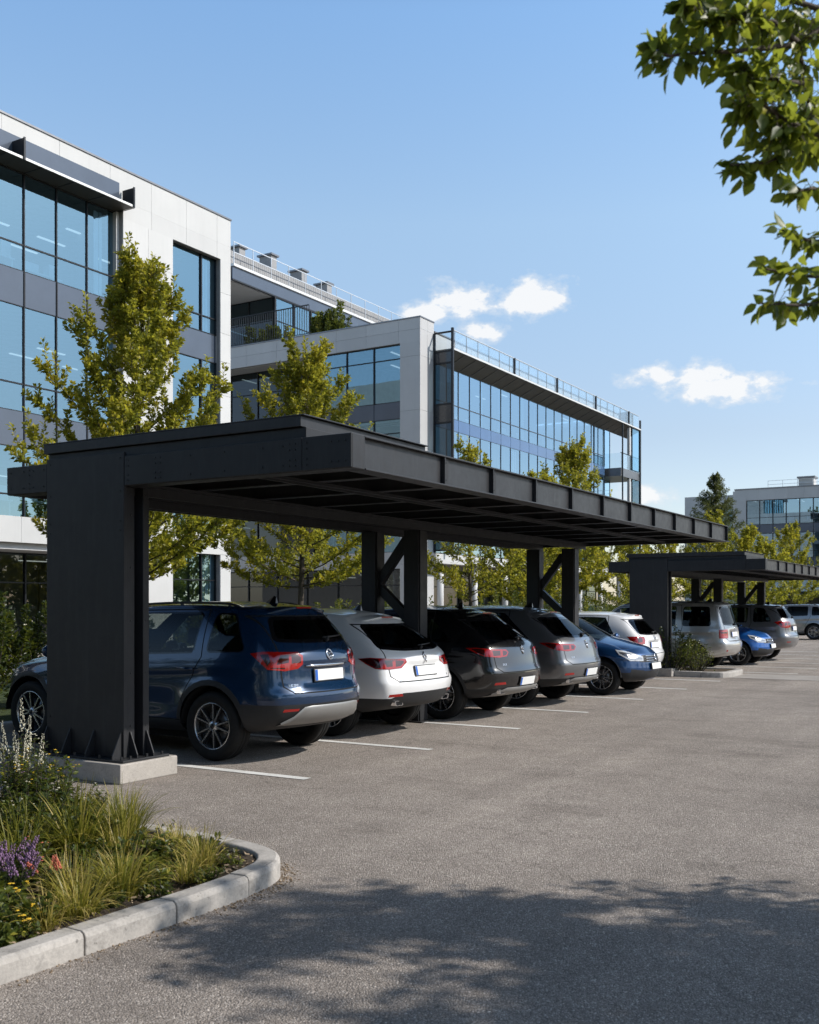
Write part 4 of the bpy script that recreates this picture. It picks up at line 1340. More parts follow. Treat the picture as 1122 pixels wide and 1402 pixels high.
# ------------------------------------------------------------------ buildings
GRP_OFF = 'office buildings round the lot'
def window(root, axis, d, a0, a1, z0, z1, glass, transoms=(), fw=.028, dep=.10, mull=(), name='window', fm='frame'):
    """axis 'x': pane on the plane x=d, spanning y; axis 'y': pane on y=d, spanning x. Outside is +x / -y."""
    s = 1 if axis == 'x' else -1
    m = MB()
    def B(u0, u1, w0, w1, o0, o1):
        if axis == 'x': m.box(d+s*o0, d+s*o1, u0, u1, w0, w1)
        else: m.box(u0, u1, d+s*o0, d+s*o1, w0, w1)
    e = .002
    B(a0+e, a0+fw, z0+e, z1-e, -dep*.4, dep*.6); B(a1-fw, a1-e, z0+e, z1-e, -dep*.4, dep*.6)
    B(a0+fw+.0005, a1-fw-.0005, z0+e, z0+fw, -dep*.4, dep*.5); B(a0+fw+.0005, a1-fw-.0005, z1-fw, z1-e, -dep*.4, dep*.5)
    for t in transoms: B(a0+fw+.0005, a1-fw-.0005, t-.022, t+.022, -dep*.3, dep*.42)
    for t in mull: B(t-.025, t+.025, z0+fw+.0005, z1-fw-.0005, -dep*.4, dep*.55)
    o = m.build(name, M[fm], root)
    p = MB()
    if axis == 'x': p.add([(d, a0+.01, z0+.01), (d, a1-.01, z0+.01), (d, a1-.01, z1-.01), (d, a0+.01, z1-.01)], [(0, 1, 2, 3)])
    else: p.add([(a0+.01, d, z0+.01), (a1-.01, d, z0+.01), (a1-.01, d, z1-.01), (a0+.01, d, z1-.01)], [(0, 1, 2, 3)])
    p.build('pane', glass, o)
    return o

def clad(mb, axis, d, a0, a1, z0, z1, t=.06, us=(), zs=(), gap=.009, mi=0, jm=1):
    """wall panels with open joints; us / zs are joint positions. Faces +x or -y"""
    s = 1 if axis == 'x' else -1
    U = [a0]+[u for u in us if a0+.05 < u < a1-.05]+[a1]; Z = [z0]+[z for z in zs if z0+.05 < z < z1-.05]+[z1]
    for u0, u1 in zip(U, U[1:]):
        for w0, w1 in zip(Z, Z[1:]):
            g = gap/2
            p = (u0+(g if u0 > a0 else 0), u1-(g if u1 < a1 else 0), w0+(g if w0 > z0 else 0), w1-(g if w1 < z1 else 0))
            if axis == 'x': mb.box(d, d-t, p[0], p[1], p[2], p[3], mi)
            else: mb.box(p[0], p[1], d, d+t, p[2], p[3], mi)
    if axis == 'x': mb.box(d-t-.001, d-t-.14, a0+.001, a1-.001, z0+.001, z1-.001, jm)
    else: mb.box(a0+.001, a1-.001, d+t+.001, d+t+.14, z0+.001, z1-.001, jm)

def interior(root, x0, x1, y0, y1, zf, zc, seed, lights=True, desks=True, axis='x', back='inner'):
    """one storey seen through the glass: floor, ceiling with strip lights, back wall, columns, desks"""
    rnd = random.Random(seed)
    m = MB(); m.box(x0, x1, y0, y1, zf-.18, zf); m.build('floor_slab', M['carpet'], root)
    m = MB(); m.box(x0, x1, y0, y1, zc, zc+.2); m.build('ceiling', M['ceil'], root)
    m = MB(); m.box(x0, x0+.1, y0, y1, zf+.001, zc-.001) if axis == 'x' else m.box(x0, x1, y1-.1, y1, zf+.001, zc-.001)
    y = y0+2.2 if axis == 'x' else x0+2.2
    while y < (y1 if axis == 'x' else x1)-1:
        if axis == 'x': m.box(x1-2.6, x1-2.2, y, y+.4, zf+.001, zc-.001)
        else: m.box(y, y+.4, y0+2.2, y0+2.6, zf+.001, zc-.001)
        y += 5.2
    m.build('partition', M[back], root)
    if lights:
        m = MB(); n = int((x1-x0)/1.5)
        for k in range(1, n):
            yy = y0+.8
            while yy < y1-1.2:
                if rnd.random() < .25: m.box(x0+k*1.5, x0+k*1.5+.10, yy, yy+1.2, zc-.03, zc-.001)
                yy += 2.4
        m.build('light_strip', M['strip'], root)
    if desks:
        m = MB()
        yy = (y0 if axis == 'x' else x0)+.5
        while yy < (y1 if axis == 'x' else x1)-1.6:
            if rnd.random() < .8:
                if axis == 'x':
                    xx = x1-rnd.uniform(.2, .9)
                    m.box(xx-.7, xx, yy, yy+1.4, zf+.70, zf+.74); m.box(xx-.5, xx-.46, yy+.3, yy+.85, zf+.78, zf+1.16)
                    m.box(xx-.65, xx-.05, yy+.03, yy+.08, zf+.001, zf+.699); m.box(xx-.65, xx-.05, yy+1.3, yy+1.35, zf+.001, zf+.699)
                    if rnd.random() < .6: m.box(xx-.3, xx-.02, yy+.9, yy+1.25, zf+.75, zf+rnd.uniform(.95, 1.3))
                else:
                    m.box(yy, yy+1.4, y0+1.0, y0+1.7, zf+.70, zf+.74); m.box(yy+.3, yy+.85, y0+1.4, y0+1.44, zf+.78, zf+1.16)
            yy += rnd.uniform(1.5, 2.4)
        m.build('desk_row', M['desk'], root)

def blinds(root, axis, d, spots, z0, z1):
    for (a, w) in spots:
        m = MB(); n = max(3, int(w/.11))
        for k in range(n):
            q = a+w*k/n
            if axis == 'x': m.box(d-.02-.03*(k % 2), d-.035-.03*(k % 2), q, q+w/n*.96, z0, z1)
            else: m.box(q, q+w/n*.96, d+.02+.03*(k % 2), d+.035+.03*(k % 2), z0, z1)
        m.build('blind', M['blind'], root)

# --- left building: white panels, curtain wall under a projecting canopy
XB = -26.0
b1 = empty('office_building', (XB, 20, 0), 0, 'white panelled office building with blue curtain wall and dark canopy, nearest on the far left', 'office building', GRP_OFF)
Ya, Yb = 2.0, 29.95
js = [Ya+2.45*k for k in range(1, 12)]; js = [y-.35 for y in js]
m = MB()
clad(m, 'x', XB, Ya, Yb, 15.0, 16.0, zs=[], us=[3.7, 5.9, 8.2, 10.5, 12.7, 15.0, 17.2, 19.9, 22.0, 24.05, 25.9, 27.6, 29.2])
clad(m, 'x', XB, 24.62, Yb, 14.42, 14.998, us=[25.9, 27.6, 29.2])
clad(m, 'x', XB, Ya, 24.62, 14.74, 15.0, us=[19.9, 22.0])
clad(m, 'x', XB, 24.62, 26.92, 3.5, 14.42, us=[25.75], zs=[4.27, 6.4, 7.46, 9.4, 10.65, 11.7, 13.2])
clad(m, 'x', XB, 29.39, Yb, 0.1, 14.42, zs=[3.5, 4.27, 6.4, 7.46, 9.4, 10.65, 11.7, 13.2])
clad(m, 'x', XB, Ya, 24.62, 3.5, 4.27, us=[6, 8.4, 10.8, 13.2, 15.6, 18.2, 20.6, 23.0])
clad(m, 'x', XB, 26.92, 29.39, 3.5, 4.27)
clad(m, 'x', XB, 24.62, 26.92, .1, 3.5, us=[25.75])
m.build('wall', [M['white_panel'], M['joint']], b1)
m = MB(); m.box(XB-20, XB-.205, Yb-.25, Yb, .1, 15.9); m.box(XB-.2, XB-.5, 24.50, 24.619, 4.27, 14.645); m.box(XB-.2, XB-.5, 29.39, 29.5, .1, 14.4)
m.box(XB-20, XB-.21, Ya, Yb-.26, 15.2, 15.5); m.box(XB-20.3, XB-20.01, Ya, Yb, .1, 15.9); m.box(XB-20, XB-.21, Ya, Ya+.3, .1, 15.1)
m.build('rear_wall', M['white_panel'], b1)
m = MB(); m.box(XB-.3, XB+.035, Ya, Yb+.03, 16.001, 16.06); m.build('coping', M['coping'], b1)
# canopy
m = MB(); m.box(XB-.34, XB+.52, Ya, 24.60, 14.66, 14.72); m.build('canopy', M['soffit'], b1)
m = MB(); m.box(XB+.521, XB+.55, Ya, 24.61, 14.655, 14.725); m.build('canopy_edge', M['edge_white'], b1)
y = 20.93-1.23*15
while y < 24.7:
    m = MB(); m.box(XB-.3, XB+.50, y-.012, y+.012, 14.648, 14.6595); m.build('canopy_rib', M['frame'], b1); y += 1.23
m = MB(); m.box(XB+.004, XB+.05, Ya, 24.4, 14.721, 15.50); m.build('canopy_upstand', M['spandrel'], b1)
for y in (8.2, 14.2, 20.25, 24.55):
    m = MB(); m.box(XB+.052, XB+.52, y-.02, y+.02, 14.722, 15.28); m.box(XB+.551, XB+.59, y-.03, y+.03, 14.63, 15.30); m.build('canopy_fin', M['frame'], b1)
# curtain wall (recessed)
XG = XB-.36
cols = [24.60-1.215*k for k in range(13)][::-1]
for u0, u1 in zip(cols, cols[1:]):
    for z0, z1, tr in ((11.7, 14.64, 12.5), (7.46, 10.65, 8.30), (4.27, 6.40, 4.95)):
        window(b1, 'x', XG, u0, u1, z0, z1, M['glass'], (tr,), fw=.021, dep=.07)
    for z0, z1 in ((10.652, 11.698), (6.402, 7.458)):
        m = MB(); m.box(XG-.03, XG+.03, u0+.03, u1-.03, z0, z1); m.build('spandrel', M['spandrel'], b1)
        m = MB(); m.box(XG-.04, XG+.06, u1-.021, u1+.021, z0, z1); m.build('mullion', M['frame'], b1)
# second bay
for z0, z1, tr in ((11.6, 14.42, 12.2), (7.46, 10.6, 8.3), (4.27, 6.4, 4.95), (.15, 3.5, 2.55)):
    window(b1, 'x', XG+.1, 26.92, 28.6, z0, z1, M['glass'], (tr,)); window(b1, 'x', XG+.1, 28.6, 29.39, z0, z1, M['glass'], (tr,))
for z0, z1 in ((10.602, 11.598), (6.402, 7.458)):
    m = MB(); m.box(XG+.07, XG+.13, 26.93, 29.38, z0, z1); m.build('spandrel', M['spandrel'], b1)
for (zf, zc, sd) in ((11.45, 14.7, 1), (7.2, 10.75, 2), (4.15, 6.5, 3)): interior(b1, XB-9, XG-.12, Ya+.4, Yb-.3, zf, zc, sd)
interior(b1, XB-7, XB-1.9, Ya+.4, 26.8, .12, 3.25, 4, True, False)
interior(b1, XB-7, XB-.4, 26.9, Yb-.3, .12, 3.45, 5, True, False)
blinds(b1, 'x', XG-.06, [(23.75, .35), (16.2, .4), (12.0, .5)], 11.8, 14.5); blinds(b1, 'x', XG-.06, [(24.0, .5), (18.6, .3)], 7.5, 10.6)
blinds(b1, 'x', XG+.0, [(26.95, .35), (28.75, .55)], .2, 3.4); blinds(b1, 'x', XG+.0, [(28.75, .35)], 11.7, 14.4)
# ground floor shop-front, set back
m = MB(); m.box(XB-1.8, XB-.2, Ya, 24.62, 3.30, 3.499); m.build('soffit', M['grey_panel'], b1)
m = MB(); m.box(XB-1.8, XB-.25, 24.50, 24.62, .1, 3.299); m.build('return_wall', M['white_panel'], b1)
y = Ya+.3
while y < 24.0:
    window(b1, 'x', XB-1.75, y, y+1.8, .12, 3.29, M['glass_gf'], (2.35,)); y += 1.8

# --- middle building: parapet wall, long glazed flank, roof terrace with glazed storey
X2, Y2 = -25.5, 43.0
b2 = empty('office_building', (X2, Y2, 0), 0, 'pale grey office building with roof terrace and long blue glazed flank, behind the nearest carport', 'office building', GRP_OFF)
m = MB()
clad(m, 'y', Y2, -46, X2, 14.30, 15.42, us=[-44, -42, -40.1, -38.2, -36.2, -34.2, -32.3, -30.4, -28.6, -26.7], zs=[14.88])
clad(m, 'y', Y2, -26.63, X2, 0.1, 14.30, zs=[3.6, 5.5, 7.4, 9.2, 11.0, 13.6])
clad(m, 'x', X2, Y2+.07, 44.32, .1, 15.42, us=[43.7], zs=[3.6, 5.5, 7.4, 9.2, 11.0, 13.6, 14.88])
clad(m, 'x', X2-.02, 44.32, 70.6, 14.12, 14.98, us=[44.32+2.0*k for k in range(1, 14)])
clad(m, 'y', Y2, -46, -26.63, 3.4, 4.2, us=[-44, -41.5, -39, -36.5, -34, -31.5, -29])
m.build('wall', [M['grey_panel'], M['joint']], b2)
m = MB(); m.box(-46.2, -46.01, Y2, 72, .1, 15.4); m.box(-46, X2-3.2, 71.7, 71.9, .1, 15.0); m.box(-46, X2-.21, Y2+.21, 70.5, 14.9, 15.0); m.build('rear_wall', M['grey_panel'], b2)
m = MB(); m.box(-46, X2+.03, Y2-.03, Y2+.3, 15.421, 15.48); m.box(X2-.3, X2+.03, Y2+.301, 44.35, 15.421, 15.48); m.box(X2-.3, X2+.03, 44.351, 70.6, 14.981, 15.04); m.build('coping', M['coping'], b2)
# front windows: set-back strip, then the three-bay window
u = [-46.0+1.9*k for k in range(8)]
for u0, u1 in zip(u, u[1:]):
    u1 = min(u1, -31.6)
    for z0, z1, t in ((10.6, 14.28, (13.1,)), (6.9, 10.0, (9.2,)), (4.2, 6.3, ())): window(b2, 'y', Y2+1.3, u0, u1, z0, z1, M['glass_dark'], t)
m = MB(); m.box(-46, -31.5, Y2+.21, Y2+1.35, 14.281, 14.4); m.box(-46, -31.5, Y2+.1, Y2+1.6, 10.02, 10.58); m.box(-46, -31.5, Y2+.1, Y2+1.6, 6.32, 6.88); m.box(-31.58, -31.46, Y2+.21, Y2+1.4, 4.2, 14.28); m.build('reveal', M['grey_panel'], b2)
for u0, u1 in ((-31.45, -29.85), (-29.85, -28.23), (-28.23, -26.64)):
    for z0, z1, t in ((11.5, 14.28, (13.6,)), (7.4, 10.7, (10.0, 8.4)), (4.2, 6.6, ())): window(b2, 'y', Y2+.18, u0, u1, z0, z1, M['glass'], t)
    for z0, z1 in ((10.702, 11.498), (6.602, 7.398)):
        m = MB(); m.box(u0+.02, u1-.02, Y2+.15, Y2+.21, z0, z1); m.build('spandrel', M['spandrel'], b2)
for zf, zc, sd in ((10.6, 14.3, 11), (6.7, 10.5, 12), (3.7, 6.5, 13)):
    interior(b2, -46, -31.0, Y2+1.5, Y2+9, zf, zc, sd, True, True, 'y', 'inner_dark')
    interior(b2, -30.95, X2-.15, Y2+.4, 67.4, zf, zc, sd+4, True, True, 'x')
# flank: curtain wall
pan = [44.36+1.22*k for k in range(20)]
for k, (u0, u1) in enumerate(zip(pan, pan[1:])):
    for z0, z1, tr in ((11.02, 13.50, (11.72,)), (7.35, 10.43, (8.1,)), (4.2, 6.7, ())):
        window(b2, 'x', X2, u0, u1, z0, z1, M['glass_flank'], tr, fw=.014, dep=.05, fm='frame_blue')
    for z0, z1 in ((10.432, 11.018), (6.702, 7.348)):
        m = MB(); m.box(X2-.02, X2+.015, u0+.018, u1-.018, z0, z1); m.build('spandrel', M['spandrel_blue'], b2)
blinds(b2, 'x', X2-.08, [(49.3, .45), (51.6, .3), (54.2, .7), (57.8, .5), (59.0, .4), (61.5, .8), (64.0, .5), (66.0, .9)], 11.1, 13.8)
blinds(b2, 'x', X2-.08, [(47.0, .6), (50.4, .4), (53.0, .9), (58.0, .5), (62, .8)], 7.4, 10.3)
# flank canopy with balustrade
m = MB(); m.prism([(X2+.03, 13.50), (X2+1.06, 13.99), (X2+1.06, 14.08), (X2+.03, 14.08)], 44.36, 71.9, 'xz'); m.build('canopy', M['soffit_warm'], b2)
m = MB(); m.box(X2+1.061, X2+1.10, 44.36, 71.9, 14.0, 14.085); m.build('canopy_edge', M['edge_white'], b2)
for k in range(0, 23):
    y = 44.36+1.22*k; m = MB(); m.bar((X2+.05, y, 13.50), (X2+1.04, y, 13.972), .03, .03); m.build('canopy_rib', M['coping'], b2)
for k in range(22):
    y = 44.5+1.22*k
    m = MB(); m.box(X2+1.06, X2+1.075, y+.02, y+1.19, 14.12, 14.90); m.build('balustrade_panel', M['glass_rail'], b2)
    m = MB(); m.box(X2+1.055, X2+1.085, y-.008, y+.008, 14.101, 14.93); m.build('balustrade_post', M['rail'], b2)
m = MB(); m.box(X2+1.045, X2+1.095, 44.4, 71.4, 14.931, 14.965); m.build('handrail', M['rail'], b2)
for y in (51.2, 57.0, 63.2, 69.4): 
    m = MB(); m.box(X2+1.0, X2+1.11, y-.06, y+.06, 14.11, 14.97); m.build('balustrade_pier', M['frame'], b2)
m = MB(); m.box(X2+.4, X2+1.0, 69.2, 70.6, 14.1, 14.9); m.build('roof_box', M['white_panel'], b2)
# dark glazed screen closing the near end of the flank
m = MB()
m.box(X2+1.0, X2+1.11, 44.24, 44.35, 4.2, 15.05); m.box(X2+.02, X2+.10, 44.25, 44.34, 4.2, 14.9)
for z in (14.84, 13.92, 13.35, 11.35, 10.45, 7.4, 6.7, 4.25): m.box(X2+.101, X2+.999, 44.26, 44.33, z, z+.08)
m.build('end_screen', M['frame'], b2)
for z0, z1 in ((13.43, 13.92), (10.53, 11.35), (6.78, 7.4)):
    m = MB(); m.box(X2+.101, X2+.999, 44.28, 44.31, z0+.001, z1-.001); m.build('screen_spandrel', M['screen_dark'], b2)
for z0, z1, g in ((14.0, 14.84, 'glass_rail'), (11.43, 13.35, 'glass_screen'), (7.48, 10.45, 'glass_screen'), (4.33, 6.7, 'glass_screen')):
    m = MB(); m.add([(X2+.1, 44.295, z0), (X2+1.0, 44.295, z0), (X2+1.0, 44.295, z1), (X2+.1, 44.295, z1)], [(0, 1, 2, 3)]); m.build('pane', M[g], b2)
# far end: recessed balcony and corner glass
for z0, z1 in ((10.4, 10.95), (6.8, 7.3)):
    m = MB(); m.box(X2-3, X2+1.0, 68.0, 71.7, z0, z1); m.build('balcony', M['coping'], b2)
m = MB(); m.box(X2-3.2, X2-3.0, 67.6, 71.7, 4.2, 13.95); m.box(X2-3, X2-.1, 67.58, 67.7, 4.2, 13.95); m.build('balcony_wall', M['inner'], b2)
for z0, z1 in ((10.96, 13.96), (7.31, 10.39)):
    [window(b2, 'x', X2-.9, a, a+1.62, z0, z1, M['glass_flank'], fw=.016, dep=.05) for a in (67.72, 69.34)]
    m = MB(); m.box(X2+.98, X2+.99, 68.1, 71.6, z0, z0+1.0); m.add([(X2-2, 68.02, z0), (X2+.98, 68.02, z0), (X2+.98, 68.02, z0+1.0), (X2-2, 68.02, z0+1.0)], [(0, 1, 2, 3)]); m.build('balcony_glass', M['glass_rail'], b2)
    m = MB(); m.box(X2+.96, X2+1.01, 68.0, 71.6, z0+1.001, z0+1.04); m.build('handrail', M['frame'], b2)
m = MB(); m.box(X2+.80, X2+.98, 69.8, 70.0, .1, 13.98); m.build('end_column', M['white_panel'], b2)
m = MB(); m.box(X2+.99, X2+1.09, 71.75, 71.9, .1, 14.7); m.box(X2+.99, X2+1.07, 68.2, 68.28, 7.0, 13.97); m.build('corner_post', M['frame'], b2)
for z0, z1 in ((7.3, 10.4), (11.0, 13.95), (4.2, 6.8)): window(b2, 'x', X2+1.02, 70.1, 71.74, z0, z1, M['glass'])
# ground floor: pale band, columns, dark shopfront
m = MB(); m.box(X2-2.6, X2+.7, 43.3, 71.6, 3.64, 4.10); m.build('ground_canopy', M['white_panel'], b2)
for k in range(8):
    y = 44.6+3.6*k; m = MB(); m.tube([(X2+.2, y, .08), (X2+.2, y, 3.64)], .17, 16); m.build('column', M['white_panel'], b2)
for k in range(15):
    y = 43.4+1.88*k; window(b2, 'x', X2-2.2, y, y+1.9, .1, 3.63, M['glass_gf'], (2.6,))
for k in range(10):
    x = -46+1.94*k; window(b2, 'y', Y2+.3, x, x+1.94, .1, 3.38, M['glass_gf'], (2.6,))
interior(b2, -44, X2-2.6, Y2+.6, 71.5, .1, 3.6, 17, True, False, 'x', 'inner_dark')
# terrace storey
XP = -37.5
m = MB(); m.box(XP-9, XP+.1, 43.35, 61.5, 19.98, 20.12); m.build('upper_slab', M['edge_white'], b2)
m = MB(); m.box(XP-9, XP-.2, 43.4, 47.0, 19.22, 19.3); m.build('terrace_soffit', M['grey_panel'], b2)
m = MB(); m.box(XP-.06, XP, 43.36, 61.4, 19.30, 19.975); m.build('upper_fascia', M['spandrel'], b2)
m = MB(); m.box(XP-.06, XP+.02, 43.36, 61.4, 19.22, 19.299)
for y in (47.0, 50.4, 53.8, 57.2, 60.6): m.box(XP-.05, XP+.05, y-.05, y+.05, 15.15, 19.219)
m.build('terrace_post', M['frame'], b2)
for k in range(8):
    y = 47.06+1.7*k; window(b2, 'x', XP-.02, y, y+1.66, 15.16, 19.2, M['glass'], (17.9,))
for k in range(5):
    x = XP-9+1.78*k; window(b2, 'y', 47.0, x, x+1.78, 15.16, 19.2, M['glass_dark'], (17.9,))
m = MB(); m.box(XP-9, XP-8.9, 47.1, 61.4, 15.16, 19.9); m.box(XP-9, XP-.1, 61.3, 61.4, 15.16, 19.9); m.box(XP-8.8, XP-.1, 47.2, 61.2, 15.16, 15.2); m.build('storey_wall', M['inner'], b2)
# terrace balustrade along the front and flank
m = MB(); x = -46
for (xa, xb_) in ((-46, -32.2),):
    m.box(xa, xb_, Y2+.10, Y2+.15, 17.0, 17.05); m.box(xa, xb_, Y2+.11, Y2+.14, 15.55, 15.58)
    while x < xb_: m.box(x, x+.025, Y2+.112, Y2+.138, 15.581, 16.999); x += .15
m.build('terrace_railing', M['frame'], b2)
# roof railing and screened plant
m = MB()
for z in (20.72, 21.28): m.box(XP+.02, XP+.05, 43.4, 61.4, z, z+.04)
y = 43.4
while y < 61.5: m.box(XP+.02, XP+.06, y, y+.03, 20.121, 21.279); y += 1.6
m.build('roof_railing', M['rail'], b2)
m = MB(); y = 43.6
while y < 60.0: m.box(XP-.62, XP-.60, y, y+.16, 20.121, 21.09); y += .18
m.box(XP-3, XP-.621, 43.6, 60.0, 20.121, 21.1); m.build('plant_screen', M['plant_room'], b2)
for (y, h) in ((44.9, 21.5), (47.7, 21.85), (50.6, 21.75), (53.2, 21.65)):
    m = MB(); m.box(XP-1.5, XP-.63, y-.25, y+.25, 21.101, h); m.build('vent_stack', M['plant_room'], b2)
    m = MB(); m.box(XP-1.62, XP-.52, y-.36, y+.36, h+.001, h+.10); m.build('vent_cap', M['coping'], b2)
# --- far building on the right
Y3 = 115.0
b3 = empty('office_building', (-22, Y3, 0), 0, 'distant grey office block with large square windows beyond the far carport', 'office building', GRP_OFF)
m = MB()
clad(m, 'y', Y3, -28.6, 12, 12.85, 14.0, us=[-27.4, -26.05, -24.4, -23.1, -21.4, -20.0, -18, -16, -14, -12, -10, -8])
clad(m, 'y', Y3, -28.6, -27.4, 0, 12.85, zs=[3, 6, 9.3, 11])
clad(m, 'y', Y3+1.5, -34.5, -28.6, 0, 13.7, us=[-33, -31.6, -30.2], zs=[4, 8, 12.6])
m.build('wall', [M['grey_panel'], M['joint']], b3)
m = MB(); m.box(-34.4, 12, Y3+14, Y3+14.3, 0, 13.6); m.box(-34.4, 12, Y3+1.8, Y3+14, 13.3, 13.5); m.box(-28.8, -28.6, Y3, Y3+14, 0, 13.9); m.build('rear_wall', M['grey_panel'], b3)
m = MB(); m.box(-28.65, 12, Y3-.05, Y3+.2, 14.001, 14.14); m.build('coping', M['coping'], b3)
for k in range(20):
    x0 = -27.35+1.36*k
    for z0, z1, t in ((10.2, 12.83, (10.95,)), (6.6, 9.27, (7.3,)), (3.0, 5.6, ())): window(b3, 'y', Y3+.1, x0, x0+1.36, z0, z1, M['glass_flank'], t, fw=.05)
    m = MB(); m.box(x0+.03, x0+1.33, Y3+.08, Y3+.12, 9.272, 10.198); m.build('spandrel', M['spandrel'], b3)
    m = MB(); m.box(x0+.03, x0+1.33, Y3+.08, Y3+.12, 5.602, 6.598); m.build('spandrel', M['spandrel'], b3)
window(b3, 'y', Y3+1.45, -31.3, -29.2, 9.8, 12.4, M['glass'])
for zf, zc, sd in ((9.9, 12.9, 21), (6.2, 9.6, 22), (2.8, 5.8, 23)): interior(b3, -28.4, 0, Y3+.4, Y3+9, zf, zc, sd, True, True, 'y')
m = MB()
for z in (14.45, 14.85): m.box(-25.2, 12, Y3+.3, Y3+.34, z, z+.04)
x = -25.2
while x < 12: m.box(x, x+.04, Y3+.3, Y3+.34, 14.14, 14.85); x += 1.5
m.build('roof_railing', M['rail'], b3)
m = MB(); m.box(-22.1, -20.6, Y3+.5, Y3+2, 13.6, 14.98); m.build('roof_box', M['white_panel'], b3)
m = MB(); m.box(-22.25, -20.45, Y3+.35, Y3+2.15, 14.981, 15.15); m.build('roof_box_cap', M['coping'], b3)
# ------------------------------------------------------------------ plants
def unit(a): return a/np.maximum(1e-9, np.linalg.norm(a, axis=1, keepdims=True))
def leaf_mesh(name, P, D, Nn, L, Wd, tint, m, parent, shape='oval', fold=.18, curl=.12):
    P = np.asarray(P, float); og = np.array(origin(parent)); P = P-og
    D = unit(np.asarray(D, float)); S = unit(np.cross(D, np.asarray(Nn, float))); U = np.cross(S, D)
    L = np.asarray(L, float)[:, None]; Wd = np.asarray(Wd, float)[:, None]; n = len(P)
    if shape == 'oval':      # rows along the midrib: (t, half width); two halves folded
        rows = [(0, 0), (.55, .5), (1, 0)]
    elif shape == 'ovate':
        rows = [(0, 0), (.22, .40), (.48, .5), (.78, .26), (1, 0)]
    else:
        rows = [(0, 0), (.35, .5), (.7, .38), (1, 0)]
    vs = []; tpl = []
    # template vertices
    idx = 0; mid = []; lf = []; rt = []
    for t, hw in rows:
        c = P + D*L*t - U*L*curl*t*t
        mid.append(idx); vs.append(c); idx += 1
        if hw > 0:
            vs.append(c + S*Wd*hw + U*Wd*fold); lf.append(idx); idx += 1
            vs.append(c - S*Wd*hw + U*Wd*fold); rt.append(idx); idx += 1
        else: lf.append(None); rt.append(None)
    for i in range(len(rows)-1):
        a, b = mid[i], mid[i+1]
        for side, flip in ((lf, False), (rt, True)):
            q = [a] + ([side[i]] if side[i] is not None else []) + ([side[i+1]] if side[i+1] is not None else []) + [b]
            if len(q) == 4 or len(q) == 3: tpl.append(q[::-1] if flip else q)
    k = idx
    V = np.stack(vs, 1).reshape(-1, 3)
    loops = []; starts = []; totals = []
    base = (np.arange(n)*k)[:, None]
    flat = np.concatenate([np.array(q) for q in tpl]); sizes = np.array([len(q) for q in tpl])
    LI = (base + flat[None, :]).reshape(-1)
    PS = np.tile(sizes, n); ST = np.concatenate([[0], np.cumsum(PS)[:-1]])
    me = bpy.data.meshes.new(name)
    me.vertices.add(len(V)); me.vertices.foreach_set('co', V.reshape(-1).astype(np.float32))
    me.loops.add(len(LI)); me.loops.foreach_set('vertex_index', LI.astype(np.int32))
    me.polygons.add(len(PS)); me.polygons.foreach_set('loop_start', ST.astype(np.int32))
    me.polygons.foreach_set('use_smooth', np.ones(len(PS), bool))
    me.materials.append(m)
    me.update(calc_edges=True); me.validate()
    at = me.attributes.new('tint', 'FLOAT', 'POINT')
    at.data.foreach_set('value', np.repeat(np.clip(tint, 0, 1), k).astype(np.float32))
    return link_mesh(name, me, parent)

def rv(rnd): 
    v = Vector((rnd.gauss(0, 1), rnd.gauss(0, 1), rnd.gauss(0, 1))); return v.normalized()

class Leaves:
    def __init__(s): s.P = []; s.D = []; s.N = []; s.L = []; s.W = []; s.t = []
    def add(s, p, d, n, l, w, t): s.P.append(tuple(p)); s.D.append(tuple(d)); s.N.append(tuple(n)); s.L.append(l); s.W.append(w); s.t.append(t)
    def build(s, name, m, parent, **k): return leaf_mesh(name, s.P, s.D, s.N, s.L, s.W, np.array(s.t), m, parent, **k)

